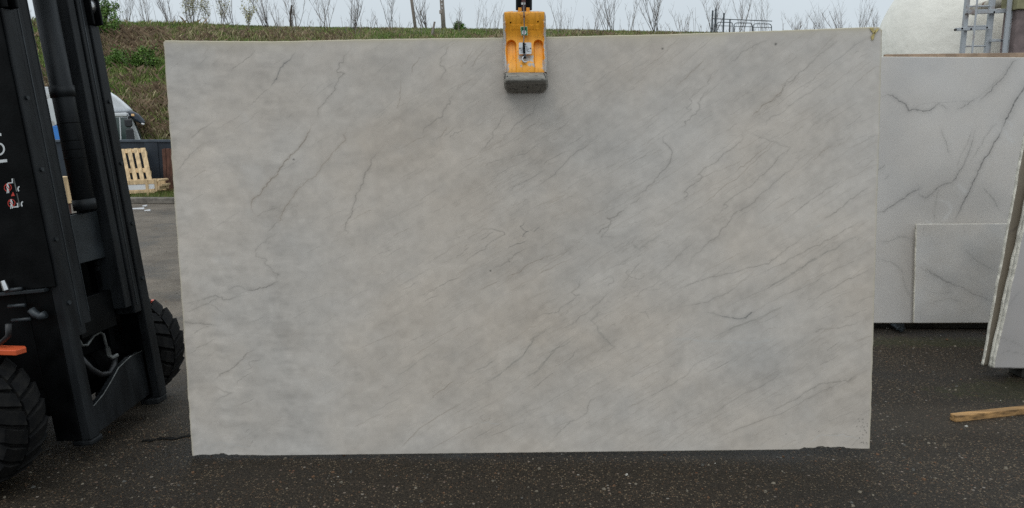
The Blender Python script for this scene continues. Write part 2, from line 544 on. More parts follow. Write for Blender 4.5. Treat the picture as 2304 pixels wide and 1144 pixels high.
    c = mix(math_('MULTIPLY', damp, 0.42), c, (0.009, 0.008, 0.0068))
    wv = N.new('ShaderNodeTexWave'); wv.bands_direction = 'Y'; wv.inputs['Scale'].default_value = 0.21; wv.inputs['Distortion'].default_value = 1.6; wv.inputs['Detail'].default_value = 3; wv.inputs['Detail Scale'].default_value = 1.2
    L.new(tc.outputs['Object'], wv.inputs['Vector'])
    c = mix(math_('MULTIPLY', ramp(wv.outputs['Fac'], 0.72, (0, 0, 0), 0.95, (1, 1, 1)).outputs[0], 0.16), c, (0.10, 0.085, 0.068))
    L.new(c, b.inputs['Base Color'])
    rr = ramp(big.outputs['Fac'], 0.35, (0.55, 0.55, 0.55), 0.65, (0.85, 0.85, 0.85))
    rgh = mix(math_('MULTIPLY', damp, 0.7), rr.outputs[0], (0.30, 0.30, 0.30))
    L.new(rgh, b.inputs['Roughness'])
    b.inputs['Specular IOR Level'].default_value = 0.22
    bp = N.new('ShaderNodeBump'); bp.inputs['Strength'].default_value = 0.9; bp.inputs['Distance'].default_value = 0.004
    hh = math_('ADD', math_('MULTIPLY', v1.outputs['Distance'], -1.0), math_('MULTIPLY', v3.outputs['Distance'], -0.5))
    L.new(hh, bp.inputs['Height']); L.new(bp.outputs[0], b.inputs['Normal'])
    return m

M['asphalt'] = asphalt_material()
g = MB()
nX, nY = 60, 60
xs = [-400, -120, -50] + [-26 + i * 1.1 for i in range(48)] + [50, 120, 400]
ys = [-300, -60, -12] + [-5 + i * 0.55 for i in range(36)] + [15.2]
vs = []; fs = []
for y in ys:
    for x in xs:
        z = 0.012 * mnoise.noise(Vector((x * .6, y * .6, 3))) if 5 < y < 14.5 and -20 < x < 20 else 0.0
        vs.append((x, y, z))
nx_ = len(xs)
for j in range(len(ys) - 1):
    for i in range(nx_ - 1):
        a = j * nx_ + i
        fs.append((a, a + 1, a + 1 + nx_, a + nx_))
g.add(vs, fs)
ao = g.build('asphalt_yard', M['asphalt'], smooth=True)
# keep object space equal to world space, so the stains sit where they are
for v in ao.data.vertices:
    v.co = v.co + ao.location
ao.location = (0, 0, 0)
tag(ao, kind='structure')

cr_pts = [(318, 993), (345, 990), (362, 986), (395, 986), (428, 979), (470, 972)]
mb = MB(); top_, bot_ = [], []
rc_ = random.Random(4)
for i in range(len(cr_pts) - 1):
    for k_ in range(4):
        f = k_ / 4; px = cr_pts[i][0] * (1 - f) + cr_pts[i + 1][0] * f; py = cr_pts[i][1] * (1 - f) + cr_pts[i + 1][1] * f + rc_.uniform(-1.5, 1.5)
        w_ = rc_.uniform(.006, .018); q = at_z(px, py, .004); top_.append(q + Vector((0, w_, 0))); bot_.append(q - Vector((0, w_, 0)))
n_ = len(top_)
mb.add(bot_ + top_, [(i, i + 1, n_ + i + 1, n_ + i) for i in range(n_ - 1)])
tag(mb.build('asphalt_crack', pm('crack_tar', (.006, .0055, .005), .7, 0, .3, 20, spec=.1)), kind='structure')
# loose chippings lying on the yard: nobody could count them
def loose_stones():
    rnd = random.Random(11)
    V, F, T = [], [], []
    for k in range(3800):
        y = 1.9 + 9.5 * rnd.random() ** 1.8
        half = 0.72 * y + 0.5
        x = rnd.uniform(-half, half)
        s = rnd.choice((0.0022, 0.003, 0.003, 0.004, 0.0055)) * rnd.uniform(.8, 1.5)
        if rnd.random() < 0.012: s *= 2.2
        pale = rnd.random()
        if pale < 0.45: c = (0.17, 0.145, 0.11)
        elif pale < 0.7: c = (0.13, 0.07, 0.038)
        elif pale < 0.93: c = (0.09, 0.085, 0.075)
        elif pale < 0.985: c = (0.2, 0.17, 0.13)
        else: c = (0.40, 0.38, 0.34)
        a = rnd.uniform(0, 6.28)
        o = len(V)
        for i in range(5):
            an = a + i * 1.2566 + rnd.uniform(-.25, .25)
            rr = s * rnd.uniform(.8, 1.5)
            V.append((x + rr * math.cos(an), y + rr * math.sin(an), 0.0))
        for i in range(5):
            an = a + i * 1.2566 + rnd.uniform(-.25, .25)
            rr = s * rnd.uniform(.5, 1.0)
            V.append((x + rr * math.cos(an), y + rr * math.sin(an), s * rnd.uniform(.5, .9)))
        for i in range(5):
            F.append((o + i, o + (i + 1) % 5, o + 5 + (i + 1) % 5, o + 5 + i))
        F.append((o + 5, o + 6, o + 7, o + 8, o + 9))
        T += [c] * 10
    mb = MB(); mb.add([(v[0], v[1], v[2] + (0.012 * mnoise.noise(Vector((v[0] * .6, v[1] * .6, 3))) if v[1] > 5 else 0)) for v in V], F)
    o = mb.build('loose_chippings', M['asphalt_stone'], tint=np.array(T), recalc=False)
    tag(o, 'loose pale and rusty stone chippings scattered over the asphalt', 'gravel', kind='stuff')
loose_stones()

# ------------------------------------------------------------------ embankment
CREST_Y = 32.0
crest_px = [(-500, 30), (215, 49), (400, 53), (640, 61), (900, 64), (1250, 67), (1600, 74), (1900, 80), (2700, 90)]
crest = [at_Y(px, py, CREST_Y) for px, py in crest_px]
def crest_z(x):
    if x <= crest[0].x: return crest[0].z
    for a, b in zip(crest[:-1], crest[1:]):
        if x <= b.x:
            k = (x - a.x) / (b.x - a.x)
            return a.z + (b.z - a.z) * k
    return crest[-1].z
TOE_Y, TOE_Z = 20.0, -0.30
def bank_z(x, y):
    zc = crest_z(x)
    if y <= TOE_Y: return TOE_Z
    if y <= CREST_Y:
        k = (y - TOE_Y) / (CREST_Y - TOE_Y)
        z = TOE_Z + (zc - TOE_Z) * (k + 0.06 * math.sin(k * math.pi))
        e = min(1, k * 3, (1 - k) * 4)
        return z + e * (0.22 * mnoise.noise(Vector((x * .45, y * .45, 0))) + 0.10 * mnoise.noise(Vector((x * 1.6, y * 1.6, 5))))
    return zc - 0.05 * (y - CREST_Y)

M['bank_soil'] = pm('bank_soil', lin(104, 96, 68), 0.95, 0, 0.35, 1.2, 0.8, 6, col2=lin(92, 104, 58), lo=0.42, hi=0.58)
mb = MB()
bx = [-160, -90, -55] + [-36 + i * 0.7 for i in range(110)] + [60, 95, 160]
by = [15.25, 17.5, 19] + [20 + i * 0.5 for i in range(25)] + [33, 36, 60, 140, 400]
vs = [(x, y, bank_z(x, y) if y > 19.5 else (TOE_Z if y > 16 else -0.02)) for y in by for x in bx]
k = len(bx)
mb.add(vs, [(j * k + i, j * k + i + 1, (j + 1) * k + i + 1, (j + 1) * k + i) for j in range(len(by) - 1) for i in range(k - 1)])
tag(mb.build('embankment', M['bank_soil'], smooth=True), kind='structure')

def bank_colour(x, y, z, rnd):
    n = mnoise.noise(Vector((x * .5, y * .5, 9))) + 0.5 * mnoise.noise(Vector((x * 1.3, y * 1.3, 2)))
    zc = crest_z(x)
    h = (z - TOE_Z) / (zc - TOE_Z)
    green = (0.155, 0.235, 0.052); olive = (0.25, 0.255, 0.095); brown = (0.225, 0.158, 0.10); straw = (0.38, 0.32, 0.19)
    w = {'g': 0.35, 'o': 0.4, 'b': 0.15, 's': 0.1}
    if h > 0.90: w = {'g': 0.52, 'o': 0.42, 'b': 0.05, 's': 0.08}
    elif h > 0.68:
        w = {'g': 0.16, 'o': 0.30, 'b': 0.42, 's': 0.14}
        if x > -12.5: w = {'g': 0.52, 'o': 0.44, 'b': 0.10, 's': 0.14}
        if x < -16.1: w = {'g': 0.85, 'o': 0.15, 'b': 0.05, 's': 0.0}
    elif h > 0.50: w = {'g': 0.75, 'o': 0.22, 'b': 0.08, 's': 0.02}
    else: w = {'g': 0.62, 'o': 0.34, 'b': 0.10, 's': 0.05}
    w['g'] *= math.exp(2.6 * n); w['b'] *= math.exp(-2.6 * n); w['s'] *= math.exp(-1.6 * n)
    t = rnd.random() * sum(w.values())
    for kk, c in (('g', green), ('o', olive), ('b', brown), ('s', straw)):
        t -= w[kk]
        if t <= 0:
            f = rnd.uniform(.6, 1.35)
            return (c[0] * f, c[1] * f, c[2] * f), kk
    return olive, 'o'

def bank_growth():
    rnd = random.Random(5)
    V, F, T = [], [], []
    def tuft(x, y, n, hmin, hmax, wd):
        z = bank_z(x, y)
        c, kk = bank_colour(x, y, z, rnd)
        tall = {'g': .8, 'o': 1.0, 'b': 1.35, 's': 1.3}[kk]
        for _ in range(n):
            a = rnd.uniform(0, 6.283); ln = rnd.uniform(hmin, hmax) * tall
            lean = rnd.uniform(.05, .6) if kk != 'b' else rnd.uniform(0, 1.3)
            dx, dy = math.cos(a) * lean * ln, math.sin(a) * lean * ln
            px, py = -math.sin(a) * wd, math.cos(a) * wd
            ox, oy = rnd.uniform(-.12, .12), rnd.uniform(-.12, .12)
            o = len(V)
            V.append((x + ox + px, y + oy + py, z - .03)); V.append((x + ox - px, y + oy - py, z - .03))
            V.append((x + ox + dx * .5 + px * .7, y + oy + dy * .5 + py * .7, z + ln * .62)); V.append((x + ox + dx, y + oy + dy, z + ln * .85))
            F.append((o, o + 1, o + 2)); F.append((o + 2, o + 1, o + 3))
            f = rnd.uniform(.75, 1.25)
            T.extend([(c[0] * f, c[1] * f, c[2] * f)] * 4)
    for _ in range(26000):      # slope seen beside the slab
        y = rnd.uniform(20.4, 31.6); x = rnd.uniform(-0.62, -0.38) * y * 1.0 + rnd.uniform(-1, 1)
        tuft(x, y, 4, .08, .34, .011)
    for _ in range(26000):      # upper slope and crest seen over the slab
        y = 32.0 - 5.2 * rnd.random() ** 1.5
        x = rnd.uniform(-15, 18)
        kk_ = min(1, .25 + (32.0 - y) * .45); tuft(x, y, 4, .07 * kk_, .26 * kk_, .010)
    for _ in range(2600):       # rough crest line
        x = rnd.uniform(-24, 18)
        tuft(x, 32.0 + rnd.uniform(-.35, .3), 3, .02, .075, .010)
    mb = MB(); mb.v = [Vector(v) for v in V]; mb.f = F
    o = mb.build('bank_growth', M['leaf'], tint=np.array(T), recalc=False)
    tag(o, 'rough grass, brambles and weeds covering the embankment', 'grass', kind='stuff')
bank_growth()

# grass verge between kerb and dark wall
kerb_z = 0.11
KY = at_z(330, 459, 0.0).y
mb = MB()
n = 40
vs, fs = [], []
for j in range(4):
    for i in range(n + 1):
        x = -24 + i * (34 / n)
        y = KY + 0.10 + j * 0.42
        vs.append((x, y, 0.085 + 0.05 * j / 3 + 0.03 * mnoise.noise(Vector((x, y, 1)))))
for j in range(3):
    for i in range(n):
        a = j * (n + 1) + i
        fs.append((a, a + 1, a + n + 2, a + n + 1))
mb.add(vs, fs)
tag(mb.build('verge', pm('verge_soil', lin(80, 84, 44), 0.95, 0, 0.3, 4), smooth=True), kind='structure')
def verge_grass():
    rnd = random.Random(3)
    V, F, T = [], [], []
    for _ in range(9000):
        x = rnd.uniform(-11.5, -4.5); y = KY + rnd.uniform(.10, 1.1)
        z = 0.09; ln = rnd.uniform(.04, .15); a = rnd.uniform(0, 6.28); l = rnd.uniform(.1, .6) * ln
        w = .006
        o = len(V)
        V.extend([(x - w, y, z), (x + w, y, z), (x + l * math.cos(a), y + l * math.sin(a), z + ln)])
        F.append((o, o + 1, o + 2))
        c = rnd.choice(((0.13, 0.17, 0.035), (0.10, 0.15, 0.03), (0.17, 0.16, 0.06)))
        T.extend([c] * 3)
    mb = MB(); mb.v = [Vector(v) for v in V]; mb.f = F
    tag(mb.build('verge_grass', M['leaf'], tint=np.array(T), recalc=False), 'short bright green grass on the verge below the charcoal wall', 'grass', kind='stuff')
verge_grass()

# kerb stones, each its own piece
kb = MB()
kb.box((-24, KY - 0.02, -0.05), (10, KY + 0.10, 0.045))
kerb = tag(kb.build('kerb', M['kerb'], bevel=0.01), kind='structure')
x = -12.0
rk = random.Random(2)
while x < -4.5:
    ln = rk.uniform(.75, 1.05)
    s = MB(); dz = rk.uniform(-.012, .012); dy = rk.uniform(-.02, .02)
    s.box((x, KY - .06 + dy, 0.0), (x + ln - .02, KY + .13 + dy, kerb_z + dz))
    s.build('kerb_stone', M['kerb'], kerb, bevel=0.022)
    x += ln

# ------------------------------------------------------------------ charcoal boundary wall
WY = KY + 1.25
wz = at_Y(320, 315, WY).z
mb = MB(); mb.box((-26, WY, -0.32), (9, WY + .2, wz - .05))
wall = thing('boundary_wall', 'low charcoal boundary wall behind the wooden pallets', 'wall', (-8, WY, -0.32))
mb.build('wall_face', M['wall_dark'], wall)
mb = MB(); mb.box((-26, WY - .03, wz - .05), (9, WY + .23, wz))
mb.build('coping', M['coping'], wall, bevel=0.008)
for i in range(12):      # shallow pilasters of the rendered wall
    mb = MB(); x = -25 + i * 2.9
    mb.box((x, WY - .018, -.3), (x + .28, WY - .0005, wz - .052))
    mb.build('pilaster', M['wall_dark'], wall)

# ------------------------------------------------------------------ bare shrubs along the crest
def shrub_mesh(rnd, h, spread, nst, dens, thick, T):
    st, tw, tips = MB(), MB(), []
    gl = rnd.gauss(0, .20); h *= rnd.uniform(.7, 1.15)
    for _ in range(nst):
        a = rnd.uniform(0, 6.283); lean = rnd.uniform(.04, spread * 1.25)
        hh = h * rnd.uniform(.65, 1.25)
        p = Vector((rnd.uniform(-.12, .12) * h * spread * 2, rnd.uniform(-.1, .1) * h, -.08))
        d = Vector((math.cos(a) * lean + gl, math.sin(a) * lean * .7, 1)).normalized()
        path = [p.copy()]
        for s in range(5):
            d = (d + Vector((rnd.uniform(-.12, .12), rnd.uniform(-.1, .1), rnd.uniform(0, .12)))).normalized()
            p = p + d * hh / 5
            path.append(p.copy())
        r0 = thick * rnd.uniform(.7, 1.2)
        st.tube([T(q) for q in path], [r0, r0 * .85, r0 * .65, r0 * .5, r0 * .35, r0 * .18], 5)
        for _k in range(dens):
            i = rnd.randint(1, 4); f = rnd.random()
            q = path[i].lerp(path[i + 1] if i < 5 else path[i], f)
            b = rnd.uniform(0, 6.283); up = rnd.uniform(.9, 2.4)
            dd = Vector((math.cos(b), math.sin(b) * .7, up)).normalized()
            ln = hh * rnd.uniform(.12, .42)
            e1 = q + dd * ln * .5 + Vector((0, 0, .02)); e2 = e1 + (dd + Vector((rnd.uniform(-.3, .3), 0, .3))).normalized() * ln * .5
            tw.tube([T(q), T(e1), T(e2)], [r0 * .42, r0 * .3, r0 * .12], 3, cap=False)
            tips += [T(e1), T(e2)]
            if rnd.random() < .6:
                e3 = e1 + Vector((rnd.uniform(-1, 1), rnd.uniform(-.6, .6), .8)).normalized() * ln * .35
                tw.tube([T(e1), T(e3)], [r0 * .25, r0 * .1], 3, cap=False)
                tips.append(T(e3))
    return st, tw, tips

def leaves(pts, rnd, n, size, cols):
    V, F, T = [], [], []
    for p in pts:
        for _ in range(n):
            c = p + Vector((rnd.gauss(0, .06), rnd.gauss(0, .06), rnd.gauss(0, .07)))
            u = Vector((rnd.uniform(-1, 1), rnd.uniform(-1, 1), rnd.uniform(-1, 1))).normalized() * size
            w = u.cross(Vector((rnd.uniform(-1, 1), rnd.uniform(-1, 1), rnd.uniform(-1, 1))).normalized()) * .6
            o = len(V)
            V += [c - u, c + w, c + u, c - w]
            F.append((o, o + 1, o + 2, o + 3))
            col = rnd.choice(cols); f = rnd.uniform(.7, 1.3)
            T += [(col[0] * f, col[1] * f, col[2] * f)] * 4
    return V, F, T

GREENY = [(0.36, 0.34, 0.13), (0.28, 0.28, 0.09), (0.42, 0.37, 0.17)]
LUSH = [(0.10, 0.19, 0.035), (0.14, 0.24, 0.045), (0.08, 0.15, 0.03)]
SHRUBS = [  # sighted x, height m, spread, stems, twigs per stem, stem radius, leaf kind, label
 (229, 1.0, .30, 5, 5, .010, None, 'small bare sapling clump on the bank crest, nearest the forklift mast'),
 (286, 1.6, .28, 9, 7, .010, None, 'thin pale-twigged bare shrub on the crest right of the sapling nearest the mast'),
 (332, 1.5, .30, 9, 7, .010, None, 'fine bare shrub on the crest above the left corner of the hanging slab'),
 (384, 1.8, .32, 8, 9, .013, None, 'bare shrub on the crest just left of the yellow-green leafing bush'),
 (432, 1.7, .40, 9, 11, .017, 'y', 'large yellow-green leafing bush on the crest, the yellowest of all'),
 (470, 1.2, .30, 5, 9, .011, 'y', 'small yellow-green bush on the right flank of the large yellow bush'),
 (501, 1.1, .22, 5, 9, .012, 'y', 'narrow upright yellow-green bush standing free right of the large yellow bush'),
 (524, 1.7, .30, 7, 8, .013, None, 'dark multi-stemmed bare shrub right of the narrow yellow-green bush'),
 (559, 1.2, .30, 6, 9, .011, 'y', 'low yellow-green bush farthest right of the leafing bushes on the crest'),
 (601, 1.9, .30, 9, 9, .014, None, 'tall dark bare shrub on the crest left of the broken stake'),
 (629, 1.5, .25, 5, 7, .010, None, 'thin bare shrub squeezed between the tall dark shrub and the broken stake'),
 (664, 1.8, .38, 9, 9, .012, None, 'spreading bare shrub growing around the broken stake on the crest'),
 (733, 1.6, .38, 9, 9, .012, None, 'V-shaped bare shrub, first one right of the broken stake'),
 (793, 2.0, .36, 10, 9, .014, None, 'largest bare shrub between the broken stake and the thin pole'),
 (833, 0.7, .15, 4, 5, .008, None, 'short upright weed clump between the largest shrub and the thin pole'),
 (880, 1.7, .34, 6, 8, .013, None, 'bare shrub standing just left of the thin wooden pole'),
 (957, 1.8, .36, 9, 10, .017, None, 'dark dense bare shrub growing between the two poles'),
 (1031, 1.2, .40, 6, 7, .010, None, 'bare shrub beside the thick pole on its right'),
 (1073, 1.5, .20, 4, 5, .009, None, 'few tall bare whips left of the yellow clamp, nearer the thick pole'),
 (1092, 1.4, .35, 4, 6, .009, None, 'leaning bare whips left of the yellow clamp, second from the clamp'),
 (1114, 1.1, .40, 4, 5, .008, None, 'low bare whips closest to the left side of the yellow clamp'),
 (1262, 1.2, .45, 5, 5, .009, None, 'splayed bare whips closest to the right side of the yellow clamp'),
 (1281, 0.9, .45, 4, 4, .008, None, 'low splayed whips second from the right side of the yellow clamp'),
 (1339, 1.3, .38, 6, 7, .010, None, 'slender bare shrub third from the right side of the yellow clamp'),
 (1371, 1.8, .40, 9, 9, .013, None, 'big bushy bare shrub midway between clamp and field gate, the left one of two'),
 (1418, 1.3, .50, 6, 6, .010, None, 'loose bare shrub between the two big ones right of the clamp'),
 (1478, 1.9, .42, 10, 9, .015, None, 'big fan-shaped bare shrub with a thick stem, the right one of two'),
 (1541, 1.4, .45, 7, 8, .010, None, 'wide bare shrub on the crest just left of the field gate'),
 (1606, 1.8, .45, 10, 9, .014, None, 'dark bare shrub tangled with the posts of the field gate'),
 (1668, 1.5, .45, 9, 9, .011, None, 'bare shrub behind the rails of the field gate'),
 (1720, 1.2, .50, 7, 9, .009, None, 'thin bare shrub at the right end of the field gate'),
 (1795, 1.0, .60, 9, 11, .009, None, 'low rounded bare shrub right of the field gate, first over the slab edge'),
 (1850, 1.0, .60, 8, 11, .009, None, 'low bare shrub over the slab edge, second right of the field gate'),
 (1895, 1.1, .60, 9, 11, .010, None, 'low bare shrub over the slab edge, third right of the field gate'),
 (1935, 1.2, .55, 8, 11, .010, None, 'low bare shrub left of the white tank, second from it'),
 (1972, 1.0, .50, 7, 10, .009, None, 'low bare shrub closest to the white tank'),
]
def crest_base(px, Y=CREST_Y + .1):
    x = at_Y(px, 62, Y).x
    return Vector((x, Y, bank_z(x, Y)))
for i, (px, h, sp, ns, dn, th, leafy, lab) in enumerate(SHRUBS):
    rnd = random.Random(100 + i)
    b = crest_base(px, CREST_Y + rnd.uniform(-.5, .5))
    root = thing('bare_shrub' if not leafy else 'leafing_shrub', lab, 'shrub', b, 'shrubs along the bank crest')
    st, tw, tips = shrub_mesh(rnd, h, sp, ns, dn, th, lambda q, b=b: b + q)
    st.build('stem', M['bark_dark'] if th >= .013 else M['bark'], root)
    tag(tw.build('twigs', M['bark'], root, recalc=False), kind='stuff')
    if leafy:
        lv = MB(); V, F, T = leaves(tips, rnd, 3, .034, GREENY)
        lv.add(V, F); tag(lv.build('foliage', M['leaf'], root, tint=np.array(T), recalc=False), kind='stuff')

def leafy_bush(px, py, Y, w, h, lab, seed):
    rnd = random.Random(seed)
    b = at_Y(px, py, Y); b.z = bank_z(b.x, Y) - .05
    root = thing('green_bush', lab, 'bush', b, 'green bushes on the bank')
    st, tw, tips = shrub_mesh(rnd, h, .7 * w / h, 9, 9, .012, lambda q: b + q)
    st.build('stem', M['bark'], root); tag(tw.build('twigs', M['bark'], root, recalc=False), kind='stuff')
    lv = MB(); V, F, T = leaves(tips, rnd, 12, .045, LUSH); lv.add(V, F)
    tag(lv.build('foliage', M['leaf'], root, tint=np.array(T), recalc=False), kind='stuff')
leafy_bush(226, 80, 31.4, 1.9, 1.35, 'bright green leafy bush on the bank crest right beside the forklift mast', 41)
leafy_bush(240, 130, 29.5, 2.0, 1.2, 'bright green leafy bush on the bank below the crest, beside the mast', 42)
leafy_bush(262, 190, 27.0, 1.3, .7, 'low green bush halfway up the bank above the white truck', 43)
leafy_bush(330, 195, 26.6, 1.6, .7, 'low green bush halfway up the bank, left of the slab edge', 44)
leafy_bush(1160, 75, 31.8, 1.0, .16, 'low dark green bush on the crest behind the yellow clamp, on its left side', 45)
leafy_bush(1033, 62, 31.9, .4, .24, 'small dark leafy bush at the foot of the thick pole', 46)

def dry_stems():
    rnd = random.Random(77); mb = MB()
    for _ in range(520):
        x = rnd.uniform(-21, 17)
        if mnoise.noise(Vector((x * .9, 4, 4))) < -.1 and rnd.random() < .75: continue
        y = CREST_Y + rnd.uniform(-1.2, .6); b = Vector((x, y, bank_z(x, y) - .03)); h = rnd.uniform(.15, .5) * (2.2 if rnd.random() < .16 else 1)
        l = rnd.gauss(0, .22) * h; m_ = b + Vector((l * .4, 0, h * .55)); e = b + Vector((l, rnd.gauss(0, .05), h))
        mb.tube([b, m_, e], [.008, .006, .003], 3, cap=False)
        if h > .3:
            for _k in range(rnd.randint(0, 4)):
                q = m_.lerp(e, rnd.random()); mb.tube([q, q + Vector((rnd.uniform(-.14, .14), 0, rnd.uniform(.06, .2)))], [.004, .002], 3, cap=False)
    tag(mb.build('dry_stems', M['bark'], recalc=False), 'thin dry weed stalks sticking up all along the bank crest', 'weeds', kind='stuff')
dry_stems()
# broken stake, leaning stake
b = crest_base(654)
mb = MB(); mb.tube([b + Vector((0, 0, -.2)), b + Vector((.02, 0, .5)), b + Vector((.09, 0, .88))], [.05, .045, .038], 7)
tag(mb.build('stake', M['stake'], bevel=.006), 'dark broken wooden stake standing upright on the bank crest', 'stake')
b = at_Y(972, 88, 31.0); b.z = bank_z(b.x, 31.0)
mb = MB(); mb.tube([b + Vector((-.05, 0, -.15)), b + Vector((.12, 0, .55))], [.05, .04], 7)
tag(mb.build('stake', M['pole_wood'], bevel=.006), 'short pale stake leaning right on the slope between the two poles', 'stake')

# two poles
for (x0, x1, r, nm, lab) in ((926, 935, .062, 'wooden_pole', 'thin weathered wooden pole on the bank, left of the two'), (994, 998.5, .085, 'wooden_pole', 'thick weathered pole on the bank, right of the two')):
    base = crest_base(x1, 32.3); topx = at_Y(x0, 0, 32.3)
    d = (topx - base); d = d / d.z
    mb = MB()
    root = thing(nm, lab, 'pole', base, 'poles on the bank')
    path = [base + d * z for z in (-.3, 1, 2, 3, 4.2)]
    mb.tube(path, [r * 1.08, r * 1.03, r, r * .96, r * .9], 12)
    mb.build('pole_shaft', M['pole_wood'], root, smooth=True)
    if r > .07:
        q = base + d * .68
        mb = MB(); mb.box((q.x - .13, q.y - .11, q.z - .05), (q.x - .02, q.y - .03, q.z + .09)); mb.build('bracket', M['pole_wood'], root, bevel=.01)
        for zz in (.85, 1.0, 1.15):
            q = base + d * zz
            mb = MB(); mb.tube([q + Vector((0, -.06, 0)), q + Vector((0, -.12, 0))], .025, 8); mb.build('insulator', M['white_panel'], root)

# field gate on the crest
gb = crest_base(1670, 31.9)
GY = 31.9
gate = thing('field_gate', 'dark steel tubular gate panel with posts on the bank crest', 'gate', gb)
def gp(px, py): return at_Y(px, py, GY)
for (px, yt) in ((1603.5, 24), (1611, 20), (1629, 30), (1642.5, 45)):
    mb = MB(); p = gp(px, yt); mb.tube([Vector((p.x, GY, bank_z(p.x, GY) - .2)), p], .035 if px < 1630 else .028, 8); mb.build('post', M['gate_steel'], gate)
mb = MB(); mb.tube([gp(1604, 42.5), gp(1640, 44), gp(1737, 48)], .018, 6); mb.build('top_rail', M['gate_steel'], gate)
for (a, c, yt) in ((1613, 1649, 50.5), (1652, 1692.5, 52), (1694.5, 1736, 54)):
    mb = MB()
    mb.tube([gp(a, 80), gp(a, yt + 5), gp(a + 2, yt + 1), gp(a + 6, yt), gp(c - 6, yt + .4), gp(c - 2, yt + 1.6), gp(c, yt + 6), gp(c, 80)], .017, 6)
    bay = mb.build('gate_bay', M['gate_steel'], gate)
    mb = MB(); mb.tube([gp(a, yt + 8), gp(c, yt + 8.6)], .013, 6); mb.build('rail', M['gate_steel'], bay)
# ================================================================== THINGS BEHIND
def pprism(pts, p0, n, d0, d1, mb=None, ext=None):
    """outline sighted on a plane, given real thickness along the plane normal"""
    mb = mb or MB()
    ring = [at_plane(px, py, p0, n) for px, py in pts]
    e = ext or n
    return mb.prism([q + e * d0 for q in ring], [q + e * d1 for q in ring])

YN = Vector((0, 1, 0))
# ------------------------------------------------------------------ white box truck beyond the wall
TY = 20.6
t0 = Vector((0, TY, 0)); TE = Vector((-.42, .907, 0)).normalized()
tb = at_Y(250, 300, TY); tb.z = TOE_Z
truck = thing('box_truck', 'white light truck with roof deflector parked beyond the charcoal wall', 'truck', tb)
ring = [(170, 256), (286, 253.5), (297, 262), (315, 312), (328, 345), (330, 372), (170, 372)]
pprism(ring, t0, YN, 0, 2.0, ext=TE).build('cab', M['truck_white'], truck, bevel=.04)
pprism([(182, 196), (243, 204), (262, 216), (285, 236), (299, 251), (284, 252.5), (182, 252.5)], t0, YN, .15, 1.85, ext=TE).build('roof_deflector', M['truck_white'], truck, bevel=.09, seg=4)
pprism([(247, 254.5), (286, 254.5), (286, 262), (247, 262)], t0, YN, -.05, .02, ext=TE).build('roof_gutter', M['truck_white'], truck, bevel=.015)
v = pprism([(287, 251), (301, 251.5), (313, 258), (324, 270), (328, 277), (322, 282), (305, 273), (291, 263)], t0, YN, -.10, 2.10, ext=TE).build('sun_visor', M['visor'], truck, bevel=.05, seg=3)
pprism([(295, 257), (302, 257), (303, 262), (296, 262)], t0, YN, -.115, -.09, ext=TE).build('marker_lamp', pm('amber_lens', (.9, .55, .25), .3, 0, .05, 5), v, bevel=.01)
pprism([(318, 277), (326, 279), (324, 282.5), (317, 281)], t0, YN, -.14, -.09, ext=TE).build('marker_lens', M['chrome'], v, bevel=.01)
win = pprism([(254, 265), (286, 265), (302, 313), (304, 330), (254, 330)], t0, YN, -.008, .01, ext=TE).build('side_window', M['cab_glass'], truck)
pprism([(268, 264), (270.5, 264), (274, 330), (271.5, 330)], t0, YN, -.016, -.0085, ext=TE).build('window_bar', M['truck_white'], win)
a_, c_ = at_Y(299, 264, TY), at_Y(317, 315, TY)
mb = MB(); nn = Vector((c_.z - a_.z, 0, -(c_.x - a_.x))).normalized() * -0.012
mb.prism([a_ + nn + TE * .12, c_ + nn + TE * .12, c_ + nn + TE * 1.88, a_ + nn + TE * 1.88], [a_ + nn * 2 + TE * .12, c_ + nn * 2 + TE * .12, c_ + nn * 2 + TE * 1.88, a_ + nn * 2 + TE * 1.88])
mb.build('windscreen', M['cab_glass'], truck)
mi = pprism([(280, 269), (297, 268), (299.5, 282), (296, 287), (284, 287), (281, 280)], t0, YN, -.32, -.16, ext=TE).build('mirror', M['black_plastic'], truck, bevel=.04, seg=3)
pprism([(283, 290), (300, 288), (304, 312), (303, 318), (285, 318)], t0, YN, -.34, -.18, ext=TE).build('lower_mirror', M['black_plastic'], mi, bevel=.04, seg=3)
pprism([(288, 262), (292, 262), (293, 272), (289, 272)], t0, YN, -.24, -.01, ext=TE).build('mirror_arm', M['black_plastic'], mi)
pprism([(-30, 196), (178, 196), (178, 282), (-30, 282)], t0, YN, -.05, 2.1, ext=TE).build('cargo_box', M['truck_white'], truck, bevel=.02)
pprism([(-30, 283), (178, 283), (178, 338), (-30, 338)], t0, YN, -.06, 2.1, ext=TE).build('cargo_skirt', M['truck_blue'], truck, bevel=.02)
for px in (40, 262):
    c0 = at_Y(px, 372, TY); c0.z = TOE_Z + .36
    mb = MB(); mb.lathe([(.0, 0), (.2, .0), (.34, -.02), (.36, .05), (.36, .2), (.33, .24), (0, .24)], 24, lambda q, c0=c0: c0 + Vector((q.x, q.z, q.y)))
    mb.build('wheel', M['rubber'], truck, smooth=True)

